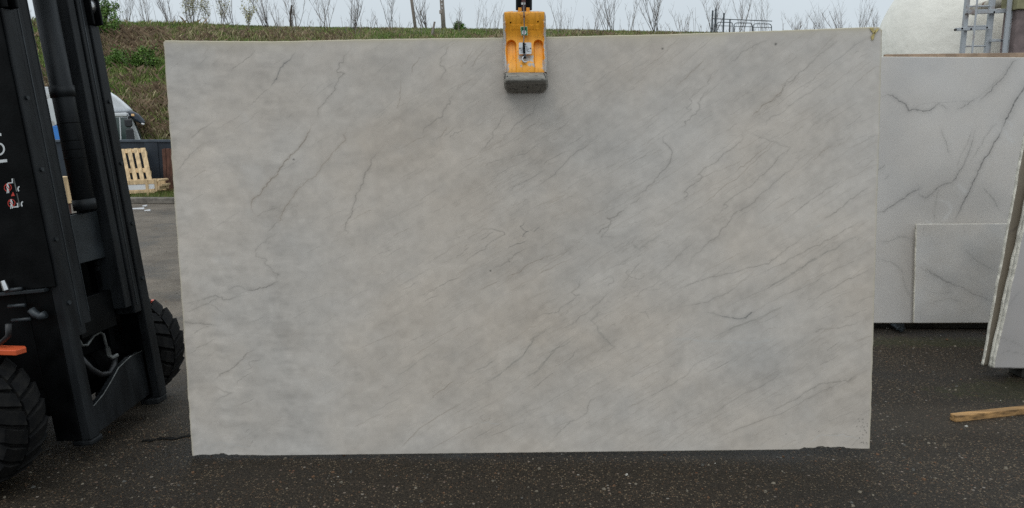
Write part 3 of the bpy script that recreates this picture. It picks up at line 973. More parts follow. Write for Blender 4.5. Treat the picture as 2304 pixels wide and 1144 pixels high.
# ------------------------------------------------------------------ pallet leaning on the wall
PB = Vector((-8, KY + .62, .10)); PT = Vector((-8, WY - .17, 1.05))
pn = (PT - PB).cross(Vector((1, 0, 0))).normalized()
if pn.y > 0: pn = -pn          # towards the yard
c0 = at_plane(300, 425, PB, pn)
pal = thing('pallet', 'pale wooden pallet leaning upright against the charcoal wall', 'pallet', Vector((c0.x, c0.y, .1)))
def slx(i): return 240.6 + 15.2 * i
for i in range(6):
    x0 = slx(i); w = 9.3 if i != 5 else 11
    yt = 336.8 - .055 * (x0 - 271)
    pprism([(x0, yt), (x0 + w, yt - .5), (x0 + w + 21.5, 436), (x0 + 21.5, 436)], PB, pn, 0, .022).build('deck_board', M['pallet_wood'], pal, bevel=.003)
for (y0, y1) in ((336, 345.5), (380, 390), (424, 433)):
    sh = (y0 - 336) * .21
    pprism([(240 + sh, y0 + 1), (326.3 + sh, y0 - 2), (327.5 + sh, y1 - 2), (241 + sh, y1 + 1)], PB, pn, -.024, -.001).build('cross_board', M['pallet_wood'], pal, bevel=.003)
    for xx in (242, 279, 315):
        pprism([(xx + sh, y0 + .5), (xx + 10 + sh, y0), (xx + 11 + sh, y1 - 1.5), (xx + 1 + sh, y1 - 1)], PB, pn, -.12, -.025).build('block', M['pallet_wood'], pal)

# low crate with white panels in front of it
CY = KY + .36; cr0 = Vector((0, CY, 0))
cb = at_Y(320, 437, CY)
crate = thing('crate', 'low wooden crate with white side panels standing in front of the pallet', 'crate', Vector((cb.x, CY, .1)))
for nm, pts, d0, d1, mt in (
    ('top_rail', [(262, 408), (349, 404.5), (349, 414), (262, 417.5)], 0, .03, 'pallet_wood'),
    ('bottom_rail', [(262, 430.5), (349, 427.5), (349, 433.5), (262, 438.5)], 0, .03, 'pallet_wood'),
    ('stile', [(327, 405.2), (332.5, 405), (336, 441), (330, 441.5)], -.014, -.0005, 'pallet_wood'),
    ('white_panel', [(262, 418), (326.5, 415), (328, 427), (262, 430)], .008, .025, 'white_panel'),
    ('white_panel', [(333.5, 414.5), (346.5, 414), (348, 425), (334.5, 426.5)], .008, .025, 'white_panel'),
    ('end_post', [(347, 404), (352, 404.2), (354, 431), (349, 432)], -.01, .05, 'pallet_wood'),
    ('end_board', [(352.5, 404.4), (357.5, 405), (357.8, 409), (353, 409)], .0, .42, 'pallet_wood'),
    ('end_board', [(353.2, 419), (358.5, 418.5), (359, 427.5), (354, 428.5)], .0, .42, 'pallet_wood'),
    ('skid', [(358.6, 415.5), (364, 415), (364.2, 420), (359, 420.5)], .02, .38, 'pallet_wood'),
    ('back_panel', [(262, 408), (350, 405), (353, 432), (262, 437)], .40, .43, 'pallet_wood'),
):
    pprism(pts, cr0, YN, d0, d1).build(nm, M[mt], crate, bevel=.003)

# brown board
bw0 = Vector((0, WY - .12, 0))
mb = pprism([(364, 336), (372, 334), (377, 436), (370, 437)], bw0, YN, 0, .04)
bb = at_Y(372, 436, WY - .1)
board = thing('board_stack', 'rusty brown weathered boards leaning on the wall beside the slab edge', 'boards', Vector((bb.x, WY - .1, .1)))
mb.build('board', M['rusty_wood'], board, bevel=.004)
pprism([(372.5, 335), (381, 334), (386, 436), (377.5, 437)], bw0, YN, .006, .05).build('board', M['rusty_wood'], board, bevel=.004)
pprism([(381.5, 336), (392, 335), (397, 436), (386.5, 437)], bw0, YN, .0, .04).build('board', M['rusty_wood'], board, bevel=.004)

# wooden box and white pipe seen through the mast
q = at_Y(122, 420, 8.2)
wb = thing('wooden_box', 'small pale wooden box seen through the forklift mast', 'box', Vector((q.x, 8.2, 0)))
qz = at_Y(122, 401, 8.2).z
mb = MB(); mb.box((q.x - .10, 8.2, qz - .30), (q.x + .02, 8.5, qz)); mb.build('box_body', M['pallet_wood'], wb, bevel=.006)
mb = MB(); mb.box((q.x - .08, 8.22, 0), (q.x + .0, 8.48, qz - .301)); mb.build('box_stand', M['rusty_wood'], wb, bevel=.006)
p1, p2, p3, p4 = at_Y(124, 424, 7.8), at_Y(131, 448, 7.8), at_Y(136, 460, 7.8), at_Y(149, 461, 7.8)
wp = thing('standpipe', 'white angled pipe fitting seen through the forklift mast', 'pipe', Vector((p3.x, 7.8, 0)))
mb = MB(); mb.tube([p1, p2, p3, p4], .035, 10); mb.build('pipe', M['white_panel'], wp, smooth=True)
mb = MB(); mb.tube([p3 + Vector((-.02, 0, -.03)), Vector((p3.x, 7.8, 0))], .03, 8); mb.build('riser', M['steel_pipe'], wp, smooth=True)
for q_ in (p2, p3):
    mb = MB(); mb.tube([q_ + Vector((-.012, 0, .03)), q_ + Vector((.012, 0, -.03))], .046, 10); mb.build('collar', M['white_panel'], wp)

# litter
for (px, py, w, h, lab) in ((306, 471.5, .15, .02, 'long white plastic strip lying on the asphalt before the kerb'), (326, 465, .035, .03, 'small white scrap on the asphalt near the kerb'), (332, 475.5, .05, .02, 'pale scrap on the asphalt right of the long white strip')):
    p = at_z(px, py, 0.012)
    mb = MB()
    mb.prism([p + Vector((-w, -h, 0)), p + Vector((w, -h * .6, 0)), p + Vector((w * .95, h, 0)), p + Vector((-w * .9, h * .8, 0))],
             [p + Vector((-w, -h, .02)), p + Vector((w, -h * .6, .026)), p + Vector((w * .95, h, .03)), p + Vector((-w * .9, h * .8, .018))])
    tag(mb.build('litter', M['litter'], bevel=.004), lab, 'litter', 'litter on the yard')

# ------------------------------------------------------------------ white tank with ladder
KTY = 12.9
tc_ = at_Y(2249, 128, KTY); TR_ = tc_.x - at_Y(1984, 128, KTY).x
TR_ *= .985
tank = thing('storage_tank', 'large white rough-coated dome-topped tank behind the stacked slabs', 'tank', Vector((tc_.x, KTY, 0)))
prof = [(TR_ * .97, .0), (TR_ * .97, .15), (TR_, .2)] + [(TR_, .2 + (tc_.z - .2) * i / 8) for i in range(1, 9)]
for i in range(1, 19):
    a = math.pi / 2 * i / 18
    prof.append((max(.01, TR_ * math.cos(a)), tc_.z + TR_ * math.sin(a)))
mb = MB(); mb.lathe(prof, 128, lambda q: Vector((tc_.x + q.x, KTY + q.y, q.z)))
mb.build('tank_shell', M['tank'], tank, smooth=True)
mb = MB(); mb.lathe([(TR_ + .25, 0), (TR_ + .25, .12), (TR_ - .1, .121)], 64, lambda q: Vector((tc_.x + q.x, KTY + q.y, q.z))); mb.build('plinth', M['kerb'], tank)
LY = KTY - TR_ - .22
lad = thing('tank_ladder', 'galvanised caged access ladder with rust fixed to the white tank', 'ladder', Vector((at_Y(2200, 60, LY).x, LY, 0)))
def vbar(px, w, d, y0, name, mt='ladder', z0=0.02, z1=4.6, par=lad):
    x = at_Y(px, 60, y0).x
    mb = MB(); mb.box((x - w / 2, y0 - d / 2, z0), (x + w / 2, y0 + d / 2, z1)); return mb.build(name, M[mt], par, bevel=.004)
vbar(2170.5, .045, .07, LY, 'rail'); vbar(2226.5, .07, .05, LY, 'rail')
vbar(2193, .025, .012, LY - .22, 'cage_bar'); vbar(2266, .055, .03, LY - .16, 'cage_bar'); vbar(2271.5, .03, .09, LY - .08, 'cage_bar')
vbar(2287, .018, .05, LY - .02, 'cage_bar')
xl, xr = at_Y(2170.5, 60, LY).x, at_Y(2226.5, 60, LY).x
for k_ in range(18):
    z = at_Y(2200, 105, LY).z + (k_ - 9) * .265
    if z < .15: continue
    mb = MB(); mb.tube([(xl, LY, z), (xr, LY, z + .008)], .011, 8); mb.build('rung', M['ladder'], lad)
for (pa, ya, pb, yb, th) in ((2178, 28, 2293, 24, .028), (2149, 67, 2226, 64, .02), (2228, 92, 2300, 91.5, .018), (2150, 140, 2290, 139, .028)):
    A = at_Y(pa, ya, LY - .06); B = at_Y(pb, yb, LY - .06)
    mb = MB(); mb.hexa([A + Vector((0, -.03, -th)), B + Vector((0, -.03, -th)), B + Vector((0, .02, -th)), A + Vector((0, .02, -th)), A + Vector((0, -.03, th)), B + Vector((0, -.03, th)), B + Vector((0, .02, th)), A + Vector((0, .02, th))])
    mb.build('cage_hoop', M['ladder'], lad, bevel=.003)
for (px, py) in ((2176, 32), (2197, 27), (2237, 28), (2270, 25), (2151, 67), (2165, 65), (2185, 66), (2221, 63), (2254, 92), (2272, 92)):
    p = at_Y(px, py, LY - .09); mb = MB(); mb.tube([p, p + Vector((0, .03, 0))], .014, 8); mb.build('bolt', M['bark_dark'], lad)
# outlet pipe
p = at_Y(2240, 8, KTY - TR_ - .05); e = at_Y(2310, 2, KTY - TR_ - .12)
pipe = thing('outlet_pipe', 'short stained outlet pipe stub on the tank end beside the ladder', 'pipe', Vector((p.x, p.y, p.z - .1)))
mb = MB(); mb.tube([p + Vector((0, .5, -.02)), p, e], .072, 14); mb.build('pipe', M['rust_pipe'], pipe, smooth=True)
f = p.lerp(e, .32); mb = MB(); mb.tube([f, f + (e - p).normalized() * .06], .10, 16); mb.build('flange', M['bark_dark'], pipe)
mb = MB(); mb.tube([p + Vector((-.02, 0, -.05)), p + Vector((-.02, -.02, -.13))], .02, 8); mb.build('tap', M['rusty_wood'], pipe)
# brown cabinet at the tank's side
q = at_Y(2287, 22, KTY - TR_ - .45); 
cab = thing('steel_cabinet', 'brown steel cabinet with olive lid beside the tank ladder', 'cabinet', Vector((q.x + .4, KTY - TR_ - .45, 0)))
mb = MB(); mb.box((q.x + .02, KTY - TR_ - .45, 0), (q.x + .9, KTY - TR_ - .15, q.z)); mb.build('cabinet_body', M['brown_steel'], cab, bevel=.01)
mb = MB(); mb.box((q.x - .01, KTY - TR_ - .48, q.z + .001), (q.x + .93, KTY - TR_ - .12, q.z + .4)); mb.build('lid', pm('olive_lid', lin(140, 136, 104), .8, 0, .2, 6), cab, bevel=.01)

# ================================================================== STACKED SLABS ON THE RIGHT
def base_tint(cv, rng, col, mott=.16, patch=.12, cells=3.0):
    ny, nx = cv.ny, cv.nx
    f1 = fbm(ny, nx, cells, cells * cv.w / cv.h, rng, 6, .55); f2 = fbm(ny, nx, cells * 1.5, cells, rng, 4)
    T = np.array(col)[None, None, :] * (1 + mott * 2 * f1 + patch * 2 * f2)[..., None]
    warm = fbm(ny, nx, 4, 4, rng, 4)
    T = T * (1 + warm[..., None] * np.array([.05, .0, -.06])[None, None, :])
    return T

def shade(T, cv, key, col, k=1.0):
    m = np.clip(cv.maps.get(key, 0) * k, 0, 1)
    if np.isscalar(m): return T
    return T * (1 - m[..., None]) + np.array(col)[None, None, :] * m[..., None]

def corners_line(pts, frame):
    """sighted polyline -> metres on the slab face"""
    BLv, ux, uy, p0, n = frame
    out = []
    for px, py in pts:
        q = at_plane(px, py, p0, n) - BLv
        out.append((q.dot(ux), q.dot(uy)))
    return out

SB = (0.535, 0.508, 0.482)
def slab_from_px(name, lab, corners, p0, n, thick, nx, ny, veins, seed, col=SB, mat='slab_b', edge='stone_edge', soft=True, group='slabs stacked on the right', left=None):
    rng = np.random.default_rng(seed)
    P = [at_plane(px, py, p0, n) for px, py in corners]      # TL TR BR BL
    w = ((P[1] - P[0]).length + (P[2] - P[3]).length) / 2; h = ((P[0] - P[3]).length + (P[1] - P[2]).length) / 2
    cv = Canvas(w, h, nx, ny)
    ux = (P[2] - P[3]).normalized(); uy = n.cross(ux).normalized()
    if uy.z < 0: uy = -uy
    fr = (P[3], ux, uy, p0, n)
    # left edge may be slanted: remap to the grid's own square
    def uv(pts):
        out = []
        for (s, t) in corners_line(pts, fr):
            k = t / max(1e-6, (P[0] - P[3]).dot(uy)); s0 = (P[0] - P[3]).dot(ux) * k
            out.append((s - s0, t))
        return out
    for key, pts, wd, am, sf in veins:
        cv.line(key, uv(pts), wd * 1.1, am * .95, rng, soft=sf * 1.6)
    T = base_tint(cv, rng, col)
    for key, c in (('soft', (.22, .215, .20)), ('white', (.60, .59, .58)), ('dark', (.035, .035, .037)), ('tan', (.25, .20, .13))):
        T = shade(T, cv, key, c)
    o = grid_slab(name, P[0], P[1], P[2], P[3], thick, cv, np.clip(T, 0, 1), M[mat], M[edge], left=left(ny, rng) if left else None)
    tag(o, lab, 'slab', group)
    return o, P

# big light slab leaning back
aY = at_z(2000, 728, .10).y
an = Vector((0, -1, .115)).normalized(); a0 = Vector((0, aY, .10))
vA = [
 ('dark', [(1979, 223), (1998, 214), (2015, 222), (2030, 232), (2043, 250), (2056, 247), (2070, 249), (2086, 250), (2098, 244), (2108, 236), (2114, 230)], .0035, .9, .012),
 ('dark', [(2108, 236), (2122, 240), (2132, 247)], .002, .5, .01),
 ('dark', [(2150, 246), (2163, 242), (2180, 230), (2196, 219)], .0025, .65, .014),
 ('dark', [(2196, 232), (2212, 217), (2228, 205), (2238, 190), (2254, 174), (2262, 158), (2275, 138), (2290, 131)], .003, .75, .014),
 ('soft', [(2043, 250), (2070, 236), (2112, 232), (2190, 228), (2240, 180), (2280, 130)], .004, .35, .05),
 ('dark', [(2250, 298), (2260, 270), (2272, 248), (2284, 222), (2304, 190), (2330, 160)], .006, .8, .02),
 ('dark', [(2146, 503), (2160, 474), (2172, 446), (2186, 420), (2200, 390), (2212, 360), (2228, 338), (2240, 315), (2250, 298), (2256, 282)], .0035, .95, .012),
 ('dark', [(1966, 481), (1985, 478), (2005, 465), (2025, 452), (2045, 437), (2064, 428), (2070, 416)], .003, .75, .012),
 ('dark', [(2065, 430), (2070, 442), (2082, 446), (2096, 438), (2113, 420), (2140, 412), (2152, 395), (2168, 372), (2180, 340), (2190, 300), (2194, 280)], .0028, .7, .012),
 ('soft', [(2150, 380), (2160, 352), (2176, 320), (2184, 290)], .002, .7, .006),
 ('soft', [(2180, 370), (2204, 330), (2224, 295), (2240, 275)], .002, .7, .006),
 ('soft', [(2105, 503), (2103, 470), (2108, 440), (2115, 425)], .002, .7, .008),
 ('soft', [(2115, 285), (2122, 310), (2132, 335), (2136, 350)], .003, .7, .012),
 ('soft', [(2210, 420), (2232, 445), (2250, 475)], .005, .6, .015),
 ('soft', [(1968, 388), (1985, 378), (1992, 372)], .002, .8, .006), ('soft', [(1990, 405), (2000, 392)], .002, .7, .006),
 ('soft', [(1975, 543), (2000, 544), (2030, 533), (2055, 540)], .003, .7, .012),
 ('soft', [(1966, 583), (2005, 590), (2030, 610), (2040, 650), (2056, 682)], .003, .6, .012),
 ('white', [(2128, 447), (2140, 470), (2130, 490), (2120, 497)], .012, .55, .025), ('white', [(2152, 415), (2170, 432), (2178, 430)], .013, .6, .02),
 ('white', [(2110, 450), (2125, 455), (2150, 473)], .006, .5, .012), ('white', [(2255, 290), (2268, 310), (2282, 322)], .013, .6, .03), ('white', [(2215, 345), (2225, 375)], .008, .4, .02),
 ('white', [(2262, 270), (2275, 285)], .01, .5, .02), ('white', [(2082, 497), (2105, 503)], .008, .5, .012), ('white', [(2235, 345), (2243, 365)], .006, .4, .012),
]
slabA, PA = slab_from_px('stone_slab', 'large pale grey slab with dark cracks leaning behind the small slab', [(1925, 128), (2460, 131), (2415, 726), (1905, 727)], a0, an, .02, 330, 420, vA, 21)
# tan slab behind it
b0 = a0 + Vector((0, .028, 0))
P = [at_plane(px, py, b0, an) for px, py in ((1992, 122.5), (2480, 117), (2430, 728), (1975, 728))]
mb = MB(); mb.prism(P, [q + Vector((0, .03, 0)) for q in P])
tag(mb.build('stone_slab', M['tan_stone'], bevel=.003), 'tan slab standing behind the pale one, only its top strip showing', 'slab', 'slabs stacked on the right')
# small slab in front
bY = aY - .05
s0 = Vector((0, bY, .10)); sn = Vector((0, -1, .10)).normalized()
vB = [
 ('dark', [(2066, 590), (2085, 605), (2110, 622), (2130, 635), (2160, 645), (2175, 653), (2205, 668), (2224, 677), (2235, 665)], .0028, .5, .016),
 ('soft', [(2066, 598), (2100, 618), (2125, 632), (2150, 640)], .008, .5, .03), ('soft', [(2168, 555), (2190, 580), (2220, 600), (2245, 612)], .006, .4, .025),
 ('dark', [(2078, 508), (2078, 530)], .0012, .55, .0), ('dark', [(2169, 508), (2169, 530)], .0012, .55, .0), ('dark', [(2071, 700), (2071, 722)], .0012, .45, .0),
 ('soft', [(2070, 690), (2100, 680), (2140, 672), (2200, 700)], .003, .4, .014), ('soft', [(2075, 650), (2110, 660), (2150, 655)], .003, .35, .014),
]
slabB, PBm = slab_from_px('stone_slab', 'small pale slab with pencil-like saw marks standing in front of the large one', [(2063, 505), (2300, 504), (2300, 726), (2057, 727)], s0, sn, .02, 200, 190, vB, 22, col=(.54, .515, .488))
# three slabs seen on their edges at the right margin
cYn = at_z(2236, 829, .07).y
def strip(ny, rng): return .006 * fbm(3, ny, 2, 22, rng, 3)[1]
vC3 = [('soft', [(2245, 760), (2275, 768), (2310, 790)], .004, .5, .02), ('soft', [(2240, 800), (2270, 790), (2320, 800)], .004, .45, .02), ('soft', [(2262, 700), (2300, 650)], .005, .4, .03)]
cn = Vector((0, -1, 0))
slab_from_px('stone_slab', 'pinkish grey slab nearest the right margin, foremost of the three edge-on slabs', [(2392, 120), (2700, 120), (2560, 829), (2236, 829)], Vector((0, cYn, 0)), cn, .028, 90, 190, vC3, 23, col=(.44, .415, .40), left=strip)
slab_from_px('stone_slab', 'thin slab sandwiched between the foremost and the brown edge-on slabs', [(2384, 122), (2700, 122), (2560, 827), (2228.5, 827)], Vector((0, cYn + .031, 0)), cn, .024, 60, 120, [], 24, col=(.46, .45, .43), left=strip)
vC1 = [('dark', [(2271, 524), (2280, 518), (2292, 508)], .004, .9, .006), ('soft', [(2290, 402), (2310, 398)], .003, .6, .01)]
slab_from_px('stone_slab', 'brown-faced slab with chipped white edge, rearmost of the edge-on slabs', [(2343, 120), (2700, 120), (2560, 823), (2213, 823)], Vector((0, cYn + .085, 0)), cn, .024, 90, 190, vC1, 25, col=(.21, .18, .14), left=strip)
# bearers the slabs stand on
yb0 = aY - .04
for (x0, x1, y0, y1, h, lab) in ((PA[3].x + .1, PA[2].x - .1, aY + .22, aY + .34, .12, 'dark damp timber bearer under the large pale slab'), (at_z(2300, 830, .07).x + .02, 4.6, cYn + .02, cYn + .14, .066, 'dark mossy timber bearer under the edge-on slabs')):
    mb = MB(); mb.box((x0, y0, 0.001), (x1, y1, h)); tag(mb.build('timber_bearer', pm('wet_timber', (.018, .017, .012), .8, 0, .4, 8), bevel=.006), lab, 'timber', 'bearers under the slabs')
# steel rack holding the leaning stack
rk_ = thing('slab_rack', 'dark steel rack frame behind the leaning slabs', 'rack', Vector((PA[3].x + 1, aY + .6, 0)))
for xx in (PA[3].x + .45, PA[3].x + 1.5):
    mb = MB(); mb.tube([(xx, aY + .12, .02), (xx, aY + .33, 1.75)], .03, 4); mb.build('leaning_post', M['gate_steel'], rk_)
    mb = MB(); mb.tube([(xx, aY + .9, .02), (xx, aY + .36, 1.7)], .03, 4); mb.build('brace', M['gate_steel'], rk_)
    mb = MB(); mb.tube([(xx, aY + .1, .035), (xx, aY + .95, .035)], .03, 4); mb.build('foot_beam', M['gate_steel'], rk_)

# timber batten on the ground
A = at_z(2150, 951, 0); B = at_z(2330, 931, 0)
d = (B - A).normalized(); nn = Vector((-d.y, d.x, 0)); w_, h_ = .040, .035
B = A + d * 1.15
mb = MB(); mb.hexa([A, B, B + nn * w_, A + nn * w_, A + Vector((0, 0, h_)), B + Vector((0, 0, h_)), B + nn * w_ + Vector((0, 0, h_)), A + nn * w_ + Vector((0, 0, h_))])
tag(mb.build('timber_batten', M['timber'], bevel=.003), 'square sawn timber batten lying on the asphalt at right', 'timber')
# ================================================================== THE HANGING SLAB
LEAN = R(3.0)
m_bl = at_z(433, 1027, 0.012)
mn = Vector((0, -math.cos(LEAN), math.sin(LEAN)))
MC = [at_plane(px, py, m_bl, mn) for px, py in ((368, 92), (1985, 62), (1957, 1010), (433, 1027))]
mw = ((MC[1] - MC[0]).length + (MC[2] - MC[3]).length) / 2; mh = ((MC[0] - MC[3]).length + (MC[1] - MC[2]).length) / 2
NX, NY = 1150, 690
cvm = Canvas(mw, mh, NX, NY)
mux = ((MC[2] - MC[3]).normalized() + (MC[1] - MC[0]).normalized()).normalized(); muy = mn.cross(mux).normalized()
if muy.z < 0: muy = -muy
def mst(px, py):
    """sighted point -> (s, t) metres on the hanging slab, bilinear in its four corners"""
    q = at_plane(px, py, m_bl, mn)
    d = q - MC[3]; t = d.dot(muy); s = d.dot(mux)
    for _ in range(4):
        v = t / mh
        L = (MC[0] - MC[3]) * v; Rr = (MC[2] - MC[3]) + ((MC[1] - MC[2]) * v)
        s0, s1 = L.dot(mux), Rr.dot(mux); u = (s - s0) / (s1 - s0) if s1 != s0 else 0
        t0, t1 = L.dot(muy), Rr.dot(muy); t_base = (MC[2] - MC[3]).dot(muy) * u
        t = d.dot(muy) - t_base
    return (u * mw, t)
rng = np.random.default_rng(77)
def VE(key, amp, width, pts, soft=0.0, jag=.004):
    width *= .82
    amp *= {'dark': .86, 'grey': .76, 'tan': .95, 'soft': .6, 'blue': .95}.get(key, 1.0)
    cvm.line(key, [mst(*p) for p in pts], width, amp, rng, jag=jag, soft=soft)
D, G, B_, W_ = 'dark', 'grey', 'tan', 'white'
VE(D, .62, .0026, [(797, 90), (785, 106), (773, 125), (765, 133), (764, 142), (757, 151), (759, 156), (768, 155), (775, 158), (769, 163), (761, 174), (752, 188), (752, 196), (738, 212), (723, 231), (715, 250), (716, 257), (722, 262)], .009)
VE(B_, .75, .0028, [(714, 268), (700, 276), (697, 288), (688, 302), (679, 316), (653, 342), (647, 352), (636, 366), (625, 381), (614, 394), (602, 405), (592, 418), (573, 439), (567, 444), (565, 456), (568, 470), (573, 482)], .010)
VE(D, .35, .0018, [(697, 288), (688, 302), (679, 316), (653, 342), (636, 366), (614, 394), (592, 418), (573, 439)])
VE(B_, .55, .0024, [(797, 264), (778, 290), (771, 297), (778, 306), (761, 325), (742, 347), (722, 371), (699, 397), (670, 420), (651, 449), (636, 472), (630, 484), (628, 492), (640, 493), (663, 492)], .010)
VE(G, .55, .002, [(628, 496), (602, 517)]); VE(G, .6, .002, [(651, 503), (616, 526), (588, 543), (576, 557), (576, 574), (601, 582), (597, 591), (611, 602), (627, 614), (622, 621), (626, 628)], .008)
VE(D, .75, .0028, [(626, 628), (607, 639), (588, 645), (570, 650), (555, 648)], .008); VE(G, .6, .002, [(570, 650), (532, 642), (510, 651)], .006)
VE(D, .62, .0026, [(867, 318), (846, 341), (834, 359), (833, 368), (821, 385), (817, 408), (802, 430), (799, 439), (800, 446), (794, 463), (793, 472), (779, 496), (775, 513), (783, 519), (778, 533)], .008)
VE('blue', .75, .003, [(667, 101), (644, 131), (636, 141), (627, 152), (617, 172), (607, 189)], .008); VE(G, .5, .002, [(607, 189), (584, 207), (558, 232)])
VE(G, .55, .002, [(580, 100), (539, 135), (520, 152)]); VE(G, .6, .002, [(486, 266), (424, 312)], .005); VE(G, .6, .002, [(459, 318), (432, 342), (420, 355), (391, 386)], .005)
VE(G, .8, .0024, [(408, 691), (456, 674), (465, 671), (484, 664), (494, 668), (503, 675), (517, 672), (574, 655)], .008); VE(G, .65, .002, [(408, 704), (470, 684), (494, 670)], .008); VE(G, .6, .002, [(470, 684), (503, 706)])
VE(G, .8, .0026, [(409, 718), (421, 726), (456, 729), (496, 736)], .008); VE(G, .6, .002, [(432, 753), (475, 732)])
VE(D, .65, .0022, [(583, 778), (554, 795), (548, 805), (537, 814), (529, 823), (501, 840), (494, 850), (477, 862)], .006); VE(G, .6, .002, [(588, 805), (579, 809), (562, 812), (566, 827), (548, 836)]); VE(D, .5, .002, [(569, 837), (543, 852), (532, 864)])
VE(G, .5, .002, [(488, 763), (463, 777), (418, 803)]); VE(G, .7, .002, [(474, 872), (521, 886), (484, 910)], .006); VE(G, .6, .002, [(535, 912), (574, 896)])
VE(W_, .8, .0018, [(433, 1017), (469, 1005), (493, 999), (515, 1002), (533, 1005), (558, 1008), (588, 1021)]); VE(G, .5, .0015, [(557, 1007), (572, 990)]); VE(W_, .6, .0015, [(515, 1004), (510, 1018)])
VE(W_, .85, .0018, [(1801, 1004), (1827, 997), (1849, 986), (1871, 983), (1896, 982), (1912, 984), (1932, 989), (1955, 981)]); VE(D, .5, .0014, [(1932, 989), (1915, 1006)]); VE(D, .35, .0012, [(1849, 984), (1880, 981), (1912, 982), (1930, 987)])
VE(G, .65, .0022, [(1010, 90), (1004, 105), (995, 120), (990, 140), (1003, 152), (994, 165), (992, 180)], .006); VE(B_, .5, .002, [(1065, 100), (1050, 130), (1038, 150)]); VE(B_, .5, .002, [(1100, 90), (1080, 115), (1068, 130), (1062, 150)])
VE(G, .7, .0022, [(1026, 201), (1010, 219), (1012, 228), (997, 244), (993, 259), (974, 268), (953, 285), (952, 301)], .006)
VE(B_, .55, .002, [(950, 120), (930, 140), (925, 160)]); VE(B_, .5, .002, [(905, 170), (900, 200), (898, 225), (893, 240)])
VE(G, .65, .0022, [(1140, 245), (1128, 261), (1112, 287), (1109, 304), (1099, 314), (1085, 329), (1071, 342)], .006); VE(G, .6, .002, [(1109, 307), (1149, 292), (1163, 271), (1199, 250), (1203, 235), (1215, 223)], .006)
VE(G, .5, .002, [(1289, 261), (1255, 285), (1215, 307)]); VE(G, .5, .002, [(1310, 301), (1273, 327)]); VE(G, .65, .0024, [(1354, 294), (1300, 334), (1258, 375), (1243, 391), (1184, 429)], .010)
VE(G, .6, .002, [(1281, 334), (1217, 371)]); VE(G, .65, .0022, [(1228, 375), (1182, 403), (1154, 417), (1142, 428)], .006); VE(G, .5, .002, [(1216, 318), (1182, 341), (1140, 356)]); VE(G, .6, .002, [(1158, 365), (1102, 402)])
VE(G, .55, .002, [(1132, 351), (1088, 370)]); VE(B_, .5, .002, [(1010, 280), (990, 310)]); VE(G, .6, .002, [(1043, 285), (1035, 291), (1013, 300), (1012, 306)]); VE(G, .55, .002, [(1030, 275), (1000, 300), (975, 312)])
VE('blue', .65, .0022, [(1182, 495), (1170, 505), (1189, 517), (1176, 528), (1184, 530)]); VE('blue', .6, .0022, [(1214, 506), (1199, 518)]); VE('blue', .6, .0024, [(1186, 537), (1142, 557)])
VE(D, .55, .0024, [(1213, 545), (1156, 571), (1144, 580), (1147, 586), (1134, 590), (1104, 603)], .006); VE(G, .7, .0022, [(1112, 515), (1079, 537)])
VE(G, .65, .0022, [(1069, 506), (1104, 511), (1136, 524), (1097, 547), (1092, 558), (1062, 573), (1026, 598)], .006); VE(G, .55, .002, [(1060, 545), (1036, 570), (1025, 580)])
VE(D, .65, .0026, [(1418, 461), (1394, 475), (1366, 488), (1376, 493), (1352, 514), (1338, 524)], .008); VE(G, .6, .002, [(1383, 495), (1366, 517), (1352, 531), (1394, 536)], .006)
VE(B_, .55, .002, [(1258, 561), (1217, 581), (1180, 597), (1158, 613), (1137, 625)]); VE(B_, .5, .002, [(1293, 576), (1239, 602), (1206, 616)])
VE(G, .6, .002, [(1324, 611), (1305, 628), (1302, 644), (1286, 656), (1304, 661), (1260, 691), (1248, 702), (1220, 705), (1180, 730)], .006); VE(G, .65, .0022, [(1378, 618), (1378, 635), (1366, 644)], .008)
VE(G, .65, .0022, [(1383, 646), (1352, 675), (1335, 687), (1310, 708), (1291, 724), (1258, 745)], .008); VE(B_, .55, .002, [(1125, 630), (1076, 651)]); VE(G, .6, .002, [(1043, 615), (993, 639), (951, 668)]); VE(G, .6, .002, [(986, 662), (951, 677)])
VE(G, .5, .002, [(939, 632), (901, 651)]); VE(G, .45, .002, [(985, 640), (970, 650), (940, 665)])
VE('soft', .75, .006, [(1258, 722), (1200, 759), (1197, 770), (1179, 796), (1142, 825), (1105, 854), (1061, 883)], .022); VE(G, .5, .002, [(1258, 722), (1200, 759), (1197, 770), (1179, 796), (1142, 825)])
VE('soft', .75, .006, [(1310, 744), (1250, 783), (1226, 812), (1213, 830), (1166, 859)], .020); VE(G, .5, .002, [(1310, 744), (1250, 783), (1226, 812), (1213, 830)])
VE(G, .6, .002, [(1297, 788), (1265, 814)]); VE(G, .55, .002, [(1252, 833), (1195, 877)]); VE(B_, .55, .002, [(1027, 854), (993, 877), (967, 898)]); VE('soft', .7, .005, [(1118, 804), (1090, 825), (1052, 842)], .014)
VE(G, .65, .0022, [(1339, 896), (1328, 901), (1321, 927), (1300, 943), (1271, 961), (1255, 975), (1234, 1000)], .006); VE(B_, .5, .002, [(1048, 901), (951, 959), (896, 1014)], .005)
VE(G, .5, .0018, [(1108, 923), (1079, 938), (1098, 948), (1108, 925)]); VE(W_, .7, .0018, [(1075, 950), (1098, 948), (1130, 952)]); VE(B_, .45, .002, [(1075, 952), (975, 1008)]); VE(G, .4, .002, [(1142, 945), (1058, 996)]); VE(G, .45, .002, [(1192, 943), (1095, 988)])
VE('soft', .6, .004, [(975, 785), (945, 808), (885, 855)], .015)
